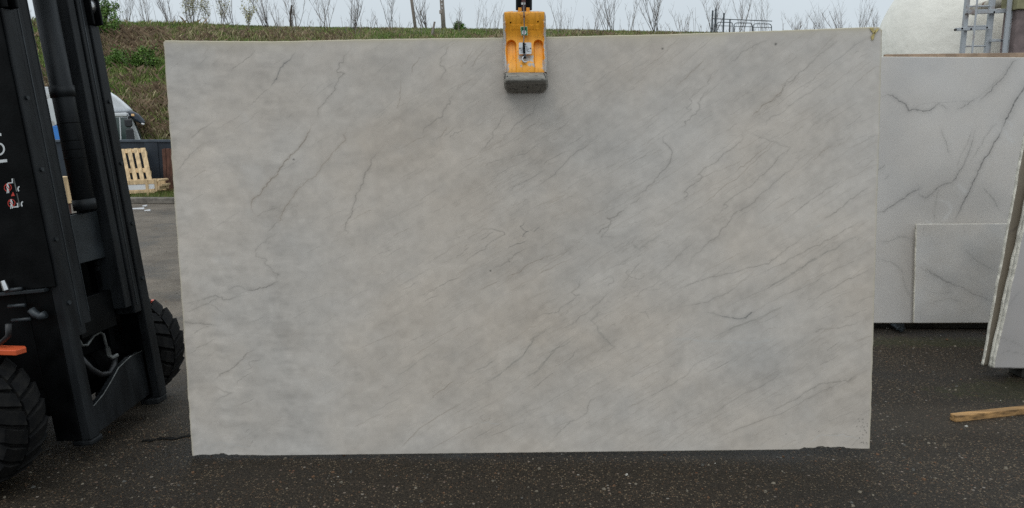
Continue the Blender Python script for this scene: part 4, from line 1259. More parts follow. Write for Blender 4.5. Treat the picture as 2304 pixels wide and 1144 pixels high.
# right half
VE(D, .55, .0022, [(1606, 191), (1583, 207), (1578, 217), (1570, 228), (1575, 240), (1560, 256), (1540, 271), (1542, 279), (1519, 297)], .006); VE(G, .5, .002, [(1615, 153), (1598, 171), (1591, 184), (1596, 186), (1560, 200)])
VE(G, .55, .002, [(1593, 187), (1550, 220), (1557, 229), (1544, 240), (1556, 243), (1520, 269)]); VE(D, .6, .0024, [(1507, 298), (1491, 309), (1494, 318), (1508, 331), (1512, 343), (1507, 364), (1484, 387), (1471, 408), (1445, 429), (1413, 453)], .008)
VE(D, .45, .002, [(1445, 442), (1418, 461)]); VE(G, .5, .002, [(1485, 324), (1446, 351), (1405, 372)]); VE(B_, .55, .002, [(1590, 125), (1550, 165), (1520, 190)], .008)
VE(D, .5, .0022, [(1733, 84), (1704, 99), (1681, 112), (1660, 127), (1637, 148)], .008); VE(D, .5, .0024, [(1903, 82), (1872, 106), (1833, 137), (1802, 163), (1787, 179), (1766, 189), (1761, 204), (1753, 217), (1730, 230), (1709, 240)], .007)
VE(B_, .65, .003, [(1766, 189), (1757, 208), (1730, 230), (1707, 250), (1689, 266)], .02); VE(G, .5, .002, [(1954, 86), (1903, 124), (1843, 168), (1802, 197), (1725, 264)]); VE(G, .5, .002, [(1916, 137), (1823, 212), (1774, 240), (1743, 261), (1726, 271), (1725, 279), (1712, 291)], .005)
VE(D, .55, .0022, [(1668, 295), (1671, 306), (1663, 320), (1640, 338), (1615, 360), (1589, 374), (1570, 391), (1581, 396), (1563, 411), (1539, 430), (1547, 437), (1539, 442), (1544, 449), (1534, 459)], .007)
VE(G, .5, .0024, [(1689, 295), (1712, 311), (1738, 318), (1779, 333), (1758, 355)], .008); VE(B_, .5, .002, [(1740, 318), (1712, 341), (1673, 374), (1656, 388)]); VE(B_, .45, .002, [(1745, 320), (1720, 343), (1662, 398), (1612, 433), (1573, 461)])
VE(D, .48, .0022, [(1779, 335), (1771, 341), (1738, 374), (1720, 392), (1701, 408), (1670, 430), (1628, 461), (1638, 463), (1620, 479), (1589, 495)], .007)
VE(D, .52, .0022, [(1812, 352), (1791, 369), (1775, 387), (1751, 405), (1715, 434), (1675, 468), (1646, 487), (1631, 510), (1618, 529), (1586, 552), (1555, 581), (1544, 600)], .008)
VE(D, .52, .0022, [(1895, 405), (1867, 426), (1843, 442), (1806, 466), (1759, 503)], .006); VE(D, .55, .0022, [(1964, 422), (1924, 447), (1885, 476), (1851, 506)], .006); VE(W_, .6, .002, [(1851, 507), (1840, 512), (1835, 515)], .006)
VE(D, .5, .0022, [(1838, 518), (1788, 550), (1746, 581), (1730, 594), (1662, 610), (1597, 623), (1547, 640), (1500, 660)], .006); VE(D, .48, .0022, [(1951, 497), (1909, 518), (1856, 547), (1804, 571), (1767, 592), (1662, 639)], .006)
VE('soft', .7, .005, [(1961, 513), (1888, 558), (1819, 594), (1793, 610), (1743, 639), (1700, 660)], .018); VE(G, .6, .002, [(1888, 558), (1819, 594), (1793, 610), (1743, 639), (1618, 698)], .006)
VE(G, .5, .0022, [(1958, 576), (1885, 607), (1830, 640), (1697, 698)], .010); VE(D, .5, .0022, [(1961, 606), (1895, 640), (1830, 678)], .006); VE(G, .45, .002, [(1764, 437), (1707, 482)]); VE(G, .5, .0022, [(1578, 526), (1531, 571), (1513, 587), (1502, 597), (1471, 626)], .008)
VE(G, .5, .002, [(1701, 605), (1637, 659), (1593, 679), (1524, 693)], .006); VE('blue', .75, .0026, [(1578, 701), (1632, 713), (1672, 716), (1692, 703), (1680, 712), (1667, 728)], .010); VE('soft', .7, .006, [(1766, 688), (1690, 722), (1593, 762)], .02)
VE(G, .5, .002, [(1958, 693), (1894, 723)]); VE(G, .55, .0022, [(1958, 718), (1889, 743), (1835, 750), (1850, 742)], .008); VE(D, .55, .0022, [(1946, 839), (1909, 861), (1840, 871), (1790, 900), (1721, 930)], .007); VE(D, .5, .0024, [(1918, 851), (1820, 900), (1716, 945), (1583, 994)], .012)
VE(G, .55, .002, [(1776, 831), (1716, 868), (1642, 905), (1593, 935)], .006); VE(G, .5, .002, [(1657, 802), (1583, 841)]); VE(G, .5, .002, [(1623, 790), (1559, 824), (1534, 851), (1465, 890), (1396, 925)], .006); VE(W_, .5, .006, [(1489, 762), (1600, 768), (1692, 772), (1766, 762)], .014)
VE(G, .45, .002, [(1504, 804), (1406, 856)]); VE(G, .55, .002, [(1890, 773), (1858, 797)]); VE(G, .5, .002, [(1894, 800), (1838, 832)]); VE(G, .5, .002, [(1488, 625), (1472, 640), (1440, 655), (1420, 680)]); VE(G, .5, .002, [(1464, 720), (1452, 700), (1436, 702)])
VE(G, .5, .0022, [(1415, 600), (1408, 612), (1420, 622), (1440, 626), (1452, 612)]); VE(G, .5, .0022, [(1400, 640), (1412, 625), (1430, 600), (1445, 585)])
VE('soft', .55, .008, [(1420, 540), (1440, 560), (1455, 545), (1490, 520)], .02); VE('soft', .55, .008, [(1360, 690), (1330, 720), (1360, 760), (1390, 790)], .03)
# hosts of fine parallel strokes following the bedding
for _ in range(1100):
    px = rng.uniform(380, 1960); py = rng.uniform(85, 1005)
    left = np.clip((1000 - px) / 500, 0, 1); topk = np.clip((420 - py) / 330, 0, 1)
    if left > .3 and rng.random() < .72: continue
    ang = R(29 + 8 * topk + 12 * left * topk + rng.normal() * 3.5)
    ln = rng.uniform(12, 80) * (1.6 if rng.random() < .2 else 1)
    dx, dy = math.cos(ang) * ln / 2, math.sin(ang) * ln / 2
    key = rng.choice([G, G, G, B_]); am = rng.uniform(.10, .42)
    VE(key, am, rng.uniform(.0012, .0019), [(px - dx, py + dy), (px + rng.normal() * 1.5, py + rng.normal() * 1.5), (px + dx, py - dy)], jag=.0025)
for _ in range(520):      # close-set long hairlines of the right half
    px = rng.uniform(1050, 1960); py = rng.uniform(90, 1000)
    ang = R(31 + 7 * np.clip((420 - py) / 330, 0, 1) + rng.normal() * 2.5); ln = rng.uniform(40, 150); dx, dy = math.cos(ang) * ln / 2, math.sin(ang) * ln / 2
    VE(rng.choice([G, B_, B_]), rng.uniform(.06, .24), rng.uniform(.0014, .0022), [(px - dx, py + dy), (px + rng.normal() * 2, py + rng.normal() * 2), (px + dx, py - dy)], jag=.003)
for (cx, cy, rx, ry, n_) in ((1420, 620, 60, 90, 45), (1450, 540, 70, 40, 25), (1500, 830, 90, 60, 25), (1350, 740, 80, 60, 20), (1150, 420, 120, 90, 50), (1790, 300, 120, 60, 25), (1200, 340, 90, 60, 40)):
    for _ in range(n_):
        px, py = cx + rng.normal() * rx * .6, cy + rng.normal() * ry * .6
        a = R(rng.uniform(15, 42)); ln = rng.uniform(8, 34); dx, dy = math.cos(a) * ln / 2, math.sin(a) * ln / 2
        VE(G, rng.uniform(.12, .4), rng.uniform(.0012, .002), [(px - dx, py + dy), (px + rng.normal() * 2, py + rng.normal() * 2), (px + dx, py - dy)])
# cloudy ground colour of the stone
S = np.linspace(0, 1, NX)[None, :]; Tt = np.linspace(0, 1, NY)[:, None]
cloud = fbm(NY, NX, 3, 5, rng, 6, .55); cloud2 = fbm(NY, NX, 8, 9, rng, 5, .6); fine = fbm(NY, NX, 60, 100, rng, 3, .6)
smear = fbm(NY, NX, 66, 40, rng, 4, .6) * (.55 + .6 * np.clip(fbm(3, NX, 2, 30, rng, 2)[1] * 3 + .5, 0, 1))[None, :]                      # short level smears
bands = np.zeros((1, NX))
for (c, w_, a) in ((.055, .012, .5), (.118, .016, .9), (.19, .03, .8), (.27, .03, .5), (.015, .012, .8), (.285, .012, .8), (.40, .012, .35), (.545, .006, -.35)):
    bands += a * np.exp(-((S - c) / w_) ** 2)
leftm = np.clip((.34 - S) / .2, 0, 1)
# diagonal drift of paler and darker beds
sx = (S * mw * math.cos(R(32)) + Tt * mh * math.sin(R(32))); sy = (-S * mw * math.sin(R(32)) + Tt * mh * math.cos(R(32)))
gn = fbm(700, 260, 46, 9, rng, 4, .6)
iy = np.clip(((sy + 1.8) / 3.8 * 699), 0, 699).astype(int); ix = np.clip((sx / 3.9 * 259), 0, 259).astype(int)
beds = gn[iy, ix]
blot = fbm(NY, NX, 14, 12, rng, 5, .6)
colm = np.clip(fbm(3, NX, 2, 36, rng, 2)[1] * 2.5 + .55, .2, 1)[None, :]
ripple = fbm(NY, NX, 52, 19, rng, 4, .6) * colm * leftm
val = 1 + .34 * ripple + .13 * cloud + .16 * cloud2 + .20 * fine + .16 * smear * (.3 + .7 * leftm) + .038 * bands * (.3 + .7 * leftm) + .05 * fbm(3, NX, 2, 24, rng, 3)[1][None, :] + .26 * beds * (1 - leftm * .8) + .19 * blot
val = val - .035 * np.exp(-((S - .40) / .14) ** 2 - ((Tt - .62) / .42) ** 2) + .04 * np.exp(-((S - .80) / .2) ** 2 - ((Tt - .45) / .3) ** 2) + .03 * np.exp(-(Tt / .12) ** 2)
for _ in range(150):      # level smudges left by the polishing heads, mostly on the left third
    su, sv = rng.random() ** 1.5 * .36, rng.random()
    rx_, ry_ = rng.uniform(.008, .022), rng.uniform(.004, .009); am = rng.choice([-1, -1, 1]) * rng.uniform(.012, .045)
    a0_, a1_ = max(0, int((su - 3 * rx_) * NX)), min(NX, int((su + 3 * rx_) * NX) + 1); b0_, b1_ = max(0, int((sv - 3 * ry_) * NY)), min(NY, int((sv + 3 * ry_) * NY) + 1)
    if a1_ > a0_ and b1_ > b0_:
        val[b0_:b1_, a0_:a1_] += am * np.exp(-((S[:, a0_:a1_] - su) / rx_) ** 2 - ((Tt[b0_:b1_] - sv) / ry_) ** 2)
col = np.array((.540, .490, .434))[None, None, :] * np.ones((NY, NX, 1))
wc = fbm(NY, NX, 4, 6, rng, 5, .55)[..., None] + (.22 * np.exp(-((S - .42) / .2) ** 2 - ((Tt - .6) / .4) ** 2))[..., None]
col = col * (1 + wc * np.array([.10, .01, -.10])[None, None, :])
tint = col * val[..., None]
cool = np.clip(fbm(NY, NX, 5, 8, rng, 5, .6) * 2.2, 0, 1)[..., None] * .36
tint = tint * (1 - cool) + cool * np.array((.534, .512, .480))[None, None, :] * val[..., None]
lightb = np.clip(fbm(NY, NX, 12, 18, rng, 5, .6) - .13, 0, 1) * 1.0 * (.5 + .5 * leftm)
tint = tint * (1 - lightb[..., None]) + lightb[..., None] * np.array((.62, .60, .575))[None, None, :]
for key, c in (('soft', (.22, .215, .19)), (G, (.105, .10, .088)), (B_, (.16, .11, .06)), ('blue', (.045, .055, .06)), (D, (.06, .053, .043)), (W_, (.56, .55, .52))):
    tint = shade(tint, cvm, key, c)
# resin run-off along the edges
ed = np.minimum(Tt * 0 + S * mw, (1 - S) * mw) * np.ones((NY, 1)); et = (1 - Tt) * mh * np.ones((1, NX))
wob = 1 + 1.2 * fbm(NY, NX, 10, 30, rng, 3)
ks = np.exp(-(ed / (.006 * wob)) ** 2) * .45; kt = np.exp(-(et / (.0085 * wob)) ** 2) * .78; kt2 = np.exp(-(et / (.03 * wob)) ** 2) * .25
cream = np.array((.56, .50, .36))
for kk in (kt2, ks, kt):
    kk = np.clip(kk, 0, 1)[..., None]; tint = tint * (1 - kk) + cream[None, None, :] * kk
# torn yellow tape remnant at the top right corner, dark specks at lower right
for _ in range(26):
    px, py = 1936 + rng.normal() * 5 + rng.random() * 15, 940 + rng.random() * 60
    VE('speck', .8, .0018, [(px, py), (px + rng.normal() * 2, py + 2)])
for (px, py, r) in ((1103, 606, .004), (1842, 977, .002), (1768, 977, .002), (1490, 105, .004), (1745, 100, .005), (660, 352, .004)):
    s_, t_ = mst(px, py); cvm.line('speck', [(s_, t_), (s_ + .002, t_)], r, .9, rng, taper=False)
tint = shade(tint, cvm, 'speck', (.05, .045, .04))
# outline: chipped bottom, slightly bowed top
xb = np.linspace(433, 1957, NX)
def prof(kn):
    return np.interp(xb, [k[0] for k in kn], [k[1] for k in kn])
chip = prof([(433, 0), (440, 1), (452, 3.5), (470, 3.2), (486, 4.6), (500, 5), (512, 2.8), (560, 1.3), (600, 0), (1796, 0), (1808, 3), (1830, 3.6), (1845, 6), (1860, 4.6), (1890, 4.3), (1915, 1.5), (1940, 0), (1957, 0)])
rough = .0022 * fbm(3, NX, 2, 260, rng, 2)[1] * np.clip(chip, .2, 3)
bot = chip * .00205 + rough
xt = np.linspace(368, 1985, NX)
lin_y = 92 + (62 - 92) * (xt - 368) / (1985 - 368)
act = np.interp(xt, [368, 372, 420, 620, 700, 900, 1100, 1250, 1500, 1600, 1800, 1960, 1977, 1985], [96, 92, 92.5, 94, 92, 88, 86, 83.5, 78, 75, 68, 62, 62, 68])
topo = (lin_y - act) * .0019 + .0012 * fbm(3, NX, 2, 120, rng, 3)[1]
lf = .003 * fbm(3, NY, 2, 60, rng, 3)[1]; rg = .0025 * fbm(3, NY, 2, 60, rng, 3)[1]
main = grid_slab('hanging_slab', MC[0], MC[1], MC[2], MC[3], .021, cvm, np.clip(tint, 0, 1), M['slab'], M['cream_edge'], bottom=bot, top=topo, left=lf, right=rg)
tag(main, 'huge pale grey veined stone slab hanging from the yellow clamp in the middle', 'slab')
# torn tape at its corner
def mpt(px, py, off): return at_plane(px, py, m_bl + mn * off, mn)
mb = MB()
for pts in ([(1962, 72), (1968, 78), (1978, 66), (1975, 64)], [(1960, 82), (1971, 68), (1966, 88), (1962, 92)], [(1957, 63), (1967, 64), (1965, 71), (1960, 70)]):
    mb.prism([mpt(*p, .0015) for p in pts], [mpt(*p, .004) for p in pts])
tag(mb.build('tape_scrap', pm('yellow_tape', lin(190, 172, 110), .4, 0, .2, 60)), 'torn yellowish tape scrap on the top right corner of the hanging slab', 'tape')

# ================================================================== YELLOW CLAMP
CX = at_plane(1182, 100, m_bl, mn)
def cl(px, py, off):      # sighted point on a plane off metres in front of the slab face
    return at_plane(px, py, m_bl + mn * off, mn)
clamp_root = thing('lifting_clamp', 'yellow slab lifting clamp gripping the top edge of the hanging slab', 'clamp', CX)
def clamp_paint():
    rc = np.random.default_rng(5)
    nu, nv = 150, 220
    # corner anchors at mid depth
    TLc, TRc, BRc, BLc = [np.array(tuple(cl(px, py, .04))) for px, py in ((1131, 25.5), (1228, 25), (1230.5, 166), (1134, 166.5))]
    u = np.linspace(0, 1, nu)[None, :]; v = np.linspace(0, 1, nv)[:, None]      # v: 0 top
    U = u + 0 * v; V = v + 0 * u
    # rounded top corners: pull the outline in
    rc_w, rc_h = .13, .09
    k = np.clip((rc_h - V) / rc_h, 0, 1); inset = rc_w * (1 - np.sqrt(np.clip(1 - k ** 2, 0, 1)))
    Us = inset + U * (1 - 2 * inset)
    P = (TLc * (1 - Us[..., None]) + TRc * Us[..., None]) * (1 - V[..., None]) + (BLc * (1 - Us[..., None]) + BRc * Us[..., None]) * V[..., None]
    def sm(a, b, x): 
        t = np.clip((x - a) / (b - a), 0, 1); return t * t * (3 - 2 * t)
    n = .058 - .022 * sm(.05, .44, V) + .050 * sm(.44, 1.0, V)
    edge = np.minimum(Us, 1 - Us); n = n - .020 * (1 - sm(0, .045, edge)) - .018 * (1 - sm(0, .04, V))
    n = n + .006 * (1 - sm(.055, .075, edge)) * sm(.16, .2, V)
    for c in (.185, .815):       # arched pockets
        r = .115
        d = np.where(V < .535, np.hypot(Us - c, (V - .535) * 1.43), np.abs(Us - c))
        pk = 1 - sm(r * .80, r * 1.02, d)
        n = n - pk * .022 * (1 - .75 * sm(.62, 1.0, V))
    band = ((Us > .2) & (Us < .83) & (V > .225) & (V < .30)).astype(float)
    worn = fbm(nv, nu, 16, 60, rc, 2)
    n = n + band * (.0012 + .0035 * np.clip(worn, 0, 1))
    for (cu, cv_) in ((.18, .19), (.815, .178)):
        n = n - .012 * (np.hypot(Us - cu, (V - cv_) * 1.43) < .017)
    P = P + np.array(tuple(mn))[None, None, :] * (n - .04)[..., None]
    noi = fbm(nv, nu, 16, 12, rc, 5, .6); no2 = fbm(nv, nu, 50, 36, rc, 3)
    org = np.array((.87, .375, .026)); grey = np.array((.46, .445, .425))
    T = np.ones((nv, nu, 1)) * org * (1 + .10 * noi[..., None] + .10 * no2[..., None])
    wear = np.zeros((nv, nu))
    wear = np.maximum(wear, sm(.0, .03, .070 + noi * .08 - edge) * sm(.12, .2, V))
    wear = np.maximum(wear, sm(.0, .02, .045 + noi * .22 * sm(.4, .9, V) + .05 * sm(.72, .95, V) - edge))
    wear = np.maximum(wear, sm(.0, .015, .02 + noi * .05 - V))
    box = np.maximum(np.abs(Us - .515) - .17, (np.abs(V - .77) - .055) * 1.0)
    wear = np.maximum(wear, sm(.0, .01, noi * .10 + .005 - box))
    for (cu, cv_, r) in ((.40, .895, .035), (.60, .87, .05), (.68, .87, .04), (.58, .97, .02), (.3, .84, .012), (.81, .30, .014), (.7, .9, .02)):
        wear = np.maximum(wear, sm(0, .01, r + noi * .05 - np.hypot(Us - cu, (V - cv_) * 1.43)))
    wear = np.clip(wear, 0, 1) * np.clip(1 + no2, .6, 1)
    T = T * (1 - wear[..., None]) + grey * wear[..., None]
    streak = fbm(nv, nu, 5, 46, rc, 4, .6); T = T * (1 - np.clip(streak * .9, 0, .16))[..., None]
    dirt = np.clip(fbm(nv, nu, 60, 44, rc, 2) - .24, 0, 1) * 3.5
    T = T * (1 - np.clip(dirt, 0, .8))[..., None]
    for (cu, cv_) in ((.18, .19), (.815, .178)):
        T[np.hypot(Us - cu, (V - cv_) * 1.43) < .017] = (.03, .012, .005)
    return P, np.clip(T, 0, 1)
def sheet(name, P, T, mat, parent, back):
    nv, nu = P.shape[:2]
    idx = np.arange(nu * nv).reshape(nv, nu)
    ring = np.concatenate([idx[0, :], idx[1:, -1], idx[-1, -2::-1], idx[-2:0:-1, 0]])
    F = [tuple(q) for q in np.stack([idx[:-1, :-1], idx[1:, :-1], idx[1:, 1:], idx[:-1, 1:]], -1).reshape(-1, 4)]
    Vv = [Vector(p) for p in P.reshape(-1, 3)]
    b = len(Vv); n = len(ring)
    bk = []
    for i in ring:
        q = Vv[i]; d = (q - m_bl).dot(mn)
        bk.append(q - mn * (d - back))
    Vv += bk
    for i in range(n):
        F.append((ring[i], ring[(i + 1) % n], b + (i + 1) % n, b + i))
    F.append(tuple(b + i for i in range(n)))
    mb = MB(); mb.v = Vv; mb.f = [tuple(int(x) for x in f) for f in F]
    TT = np.concatenate([T.reshape(-1, 3), T.reshape(-1, 3)[ring]])
    return mb.build(name, mat, parent, smooth=False, tint=TT)
CP, CT = clamp_paint()
M['clamp'] = attr_mat('clamp_paint', .42, .45, .04, 120)
housing = sheet('housing', CP, CT, M['clamp'], clamp_root, .003)
# grey cast jaw below
def jaw():
    rc = np.random.default_rng(8); nu, nv = 130, 70
    u = np.linspace(0, 1, nu)[None, :] + np.zeros((nv, 1)); v = np.linspace(0, 1, nv)[:, None] + np.zeros((1, nu))
    A = [np.array(tuple(cl(px, py, .07))) for px, py in ((1133, 165), (1231, 164.5), (1233.5, 205), (1134.5, 206.5))]
    k = np.clip((v - .55) / .45, 0, 1); ins = .13 * (1 - np.sqrt(np.clip(1 - (k * .98) ** 2, 0, 1))) + .018 * (1 - np.clip(v / .25, 0, 1))
    us = ins + u * (1 - 2 * ins)
    P = (A[0] * (1 - us[..., None]) + A[1] * us[..., None]) * (1 - v[..., None]) + (A[3] * (1 - us[..., None]) + A[2] * us[..., None]) * v[..., None]
    n = .088 + .034 * np.sin(np.clip(v / .42, 0, 1) * math.pi / 2) - .095 * np.clip((v - .45) / .55, 0, 1) ** 1.7
    e = np.minimum(us, 1 - us); n = n - .04 * np.clip(1 - e / .07, 0, 1) ** 2
    noi = fbm(nv, nu, 6, 10, rc, 5, .6); st = fbm(nv, nu, 22, 4, rc, 4, .6)
    n = n + .003 * noi
    P = P + np.array(tuple(mn))[None, None, :] * (n - .07)[..., None]
    T = np.array((.225, .212, .185)) * (1 + .5 * noi + .7 * st)[..., None]
    T = np.where((fbm(nv, nu, 14, 8, rc, 4, .6) > .22)[..., None], T * .45, T)
    for (cu, cv_) in ((.085, .24), (.54, .80)):
        T[np.hypot(us - cu, (v - cv_) * .42) < .018] = .02
    T[(np.abs(us - .93 - (v - .2) * .12) < .012) & (v < .35) & (v > .05)] = .03
    T[(np.abs(us - .035 + (v - .2) * .08) < .01) & (v < .36) & (v > .08)] = .03
    sheet('jaw', P, np.clip(T, .005, 1), M['jaw'], clamp_root, .014)
M['jaw'] = attr_mat('cast_aluminium', .55, .35, .1, 60)
jaw()
# rubber-backed lip, back jaw, bridge over the slab edge
lip = [(1136, 170), (1231, 169), (1234, 192), (1228, 204), (1218, 208), (1150, 209), (1140, 205), (1135, 194)]
MB().prism([cl(*p, .001) for p in lip], [cl(*p, .0135) for p in lip]).build('pad', pm('pad', (.33, .32, .28), .7, 0, .3, 30), clamp_root, bevel=.002)
bk = [(1136, 30), (1226, 30), (1229, 200), (1138, 200)]
MB().prism([cl(*p, -.075) for p in bk], [cl(*p, -.024) for p in bk]).build('rear_jaw', M['clamp_plain'] if 'clamp_plain' in M else M['forklift_orange'], clamp_root, bevel=.006)
br = [(1140, 29), (1222, 29), (1223, 74), (1141, 74)]
MB().prism([cl(*p, -.0235) for p in br], [cl(*p, .0175) for p in br]).build('bridge', M['jaw_dark'] if 'jaw_dark' in M else M['black_paint'], clamp_root, bevel=.004)
M['clamp_orange'] = pm('clamp_orange', (.78, .31, .022), .45, 0, .12, 30)
for x0 in (1166, 1184):
    MB().prism([cl(*p, .012) for p in ((x0, 17.5), (x0 + 7.5, 17.5), (x0 + 8, 28), (x0 - .5, 28))], [cl(*p, .046) for p in ((x0, 17.5), (x0 + 7.5, 17.5), (x0 + 8, 28), (x0 - .5, 28))]).build('lug', M['clamp_orange'], clamp_root, bevel=.002)
# bracket, cable, hook
bkt = [(1167.5, 31), (1190.5, 30.5), (1190, 34), (1185, 35.5), (1181, 45), (1177, 45), (1173, 36), (1168, 34)]
MB().prism([cl(*p, .0495) for p in bkt], [cl(*p, .059) for p in bkt]).build('cable_bracket', M['clamp_orange'], clamp_root, bevel=.002)
MB().tube([cl(1177.5, 37, .065), cl(1180.5, 37, .065)], .006, 8).build('bolt', M['black_plastic'], clamp_root)
MB().tube([cl(1178.5, 4, .05), cl(1178.5, 20, .056), cl(1179, 36, .066), cl(1179.5, 60, .062), cl(1178.5, 90, .072), cl(1178, 100, .078), cl(1179, 110, .082), cl(1179.5, 124, .088)], .0024, 7).build('cable', M['wire_rope'], clamp_root, smooth=True)
MB().tube([cl(1178.4, 97, .0795), cl(1179, 110, .084), cl(1179.4, 120, .089)], .0052, 7).build('cable_sleeve', M['rubber'], clamp_root, smooth=True)
hk = []
for i in range(15):
    a = R(70 + i * 17)
    hk.append(cl(1181.5 + 6.2 * math.cos(a), 134 - 6.4 * math.sin(a), .088))
MB().tube(hk, [.0035] + [.0042] * 12 + [.003, .002], 7).build('hook', M['chrome'], clamp_root, smooth=True)
MB().tube([cl(1180, 124, .086), cl(1181, 132, .088)], [.008, .006], 8).build('hook_eye', M['black_plastic'], clamp_root, smooth=True)
# name plate with its lines of small print (illegible in the place too)
plate = [(1167.5, 96.3), (1194, 96), (1195.5, 97.5), (1196, 120.8), (1194.6, 122.2), (1169, 122.6), (1167.4, 121)]
pl = MB().prism([cl(*p, .066) for p in plate], [cl(*p, .0815) for p in plate]).build('name_plate', pm('plate_white', (.66, .67, .68), .4, .1, .05, 40), clamp_root)
ink = pm('plate_ink', (.12, .12, .13), .6, 0, .2, 60)
def ink_rect(x0, y0, x1, y1, off, par, nm='print_line', mt=None):
    r = [(x0, y0), (x1, y0), (x1, y1), (x0, y1)]
    MB().prism([cl(*p, off) for p in r], [cl(*p, off + .0012) for p in r]).build(nm, mt or ink, par)
for (x0, y0, x1, y1) in ((1181, 98.2, 1184, 101.8), (1178.8, 103.9, 1186, 104.9), (1171, 108, 1177, 108.6), (1172, 111, 1176, 111.6), (1171, 114, 1177, 114.6), (1172, 117, 1176.5, 117.6), (1183, 107.6, 1189, 108.2), (1184, 110.5, 1190, 111.1), (1184, 113, 1188, 113.6), (1185, 115.4, 1193.5, 116)):
    ink_rect(x0, y0, x1, y1, .0813, pl)
for px in (1169.8, 1193.4):
    MB().tube([cl(px, 109, .081), cl(px, 109, .0845)], .0026, 8).build('rivet', M['steel_pipe'], pl)
# green sticker
gs = MB().prism([cl(*p, .045) for p in ((1170.8, 60.3), (1186.2, 60), (1187.4, 79.8), (1172.6, 80.3))], [cl(*p, .0535) for p in ((1170.8, 60.3), (1186.2, 60), (1187.4, 79.8), (1172.6, 80.3))]).build('sticker', pm('sticker_rim', (.55, .60, .42), .5, 0, .05, 20), clamp_root)
r = ((1171.8, 61.2), (1185.4, 60.9), (1186.5, 78.9), (1173.4, 79.3))
gf = MB().prism([cl(*p, .0536) for p in r], [cl(*p, .0545) for p in r]); gf.build('sticker_field', pm('sticker_green', (.012, .20, .065), .5, 0, .1, 20), gs)
c_ = cl(1179.3, 73.5, .0552); MB().disc(c_, mux, muy, .0095, 20).build('sticker_disc', M['white_decal'], gs, recalc=False)
for (x0, y0, x1, y1) in ((1173.5, 63, 1178, 64.4), (1180, 62.6, 1185, 64), (1173.8, 66.2, 1177.5, 67.2), (1181, 66, 1185, 67)):
    ink_rect(x0, y0, x1, y1, .0546, gs, 'sticker_print', pm('sticker_dark', (.004, .07, .03), .5, 0, .1, 20))
# black hanger tube going up to the jib, with latch and label
hb = [cl(1160.3, -6, .0), cl(1197.2, -6, .0)]
hw = (hb[1] - hb[0]).length; hc = cl(1178.8, 20, -.012)
HZ = 2.62
mb = MB(); mb.tube([Vector((hc.x, hc.y, hc.z - .005)), Vector((hc.x, hc.y, HZ))], hw / 2, 20); hang = mb.build('hanger', M['black_paint'], clamp_root, smooth=False)
MB().prism([cl(*p, .024) for p in ((1173.5, -8), (1183, -8), (1183, 24), (1173.5, 24))], [cl(*p, .042) for p in ((1173.5, -8), (1183, -8), (1183, 24), (1173.5, 24))]).build('latch', pm('latch_red', (.06, .012, .010), .5, 0, .2, 20), clamp_root, bevel=.002)
MB().prism([cl(*p, .0425) for p in ((1173, 6), (1182, 6), (1182, 11), (1173, 11))], [cl(*p, .046) for p in ((1173, 6), (1182, 6), (1182, 11), (1173, 11))]).build('latch_label', M['white_decal'], clamp_root)
# ================================================================== FORKLIFT
FO = Vector((-1.87, 3.17, 0)); Fh = Vector((.9931, -.117, 0)).normalized(); Fl = Vector((.117, .9931, 0)).normalized(); ZU = Vector((0, 0, 1))
TILT = R(6.2)
Mu = (-math.sin(TILT) * Fh + math.cos(TILT) * ZU); Mf = (math.cos(TILT) * Fh + math.sin(TILT) * ZU)
def FK(q): return FO + Fh * q[0] + Fl * q[1] + ZU * q[2]
def MK(q): return FO + ZU * .12 + Mf * q[0] + Fl * q[1] + Mu * q[2]
fl = thing('forklift', 'black and orange forklift at left with raised mast carrying the hanging slab', 'forklift', FK((-.6, .3, 0)))
def fbox(name, lo, hi, mt, tilt=True, bevel=.004, par=fl):
    mb = MB(); mb.box(lo, hi, MK if tilt else FK); return mb.build(name, M[mt], par, bevel=bevel)
# outer mast: two channels (flange strips towards the front, web behind)
for side in (0, 1):
    def bb(b0, b1): return (b0, b1) if side == 0 else (.60 - b1, .60 - b0)
    nm = 'outer_rail'
    o0, o1 = bb(0, .060)
    rail = fbox(nm, (-.045, o0, 0), (0, o1, 1.86), 'rail_steel')
    w0, w1 = bb(.0, .022)
    fbox('rail_web', (-.17, w0, 0.0), (-.0455, w1, 1.86), 'black_paint', par=rail)
    i0, i1 = bb(.066, .118)
    mid = fbox('middle_rail', (-.150, i0, .46), (-.008, i1, 3.5), 'rail_steel')
    n0, n1 = bb(.124, .172)
    fbox('inner_rail', (-.145, n0, .50), (-.016, n1, 3.6), 'rail_steel')
    # roller bracket at the top of the outer rail
    r0, r1 = bb(.004, .056)
    br_ = fbox('roller_bracket', (-.12, r0, 1.861), (.016, r0 + .012, 2.04), 'black_paint')
    fbox('bracket_plate', (-.12, r1 - .012, 1.861), (.03, r1, 2.04), 'black_paint', par=br_)
    c0 = MK((-.03, (r0 + r1) / 2 - .018, 1.955))
    mb = MB(); mb.lathe([(0, 0), (.045, 0), (.048, .004), (.048, .03), (.045, .034), (0, .034)], 24, lambda q, c0=c0: c0 + Mf * q.x + Mu * q.y + Fl * q.z); mb.build('roller', M['chrome'], br_, smooth=False)
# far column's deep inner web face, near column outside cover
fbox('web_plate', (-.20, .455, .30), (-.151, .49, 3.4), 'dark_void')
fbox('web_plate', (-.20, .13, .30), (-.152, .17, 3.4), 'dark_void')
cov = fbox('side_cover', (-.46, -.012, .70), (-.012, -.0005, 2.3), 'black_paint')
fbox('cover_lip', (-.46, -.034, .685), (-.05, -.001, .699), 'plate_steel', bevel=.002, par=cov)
fbox('side_plate', (-.46, .0, 0.25), (-.172, .02, .69), 'dark_void')
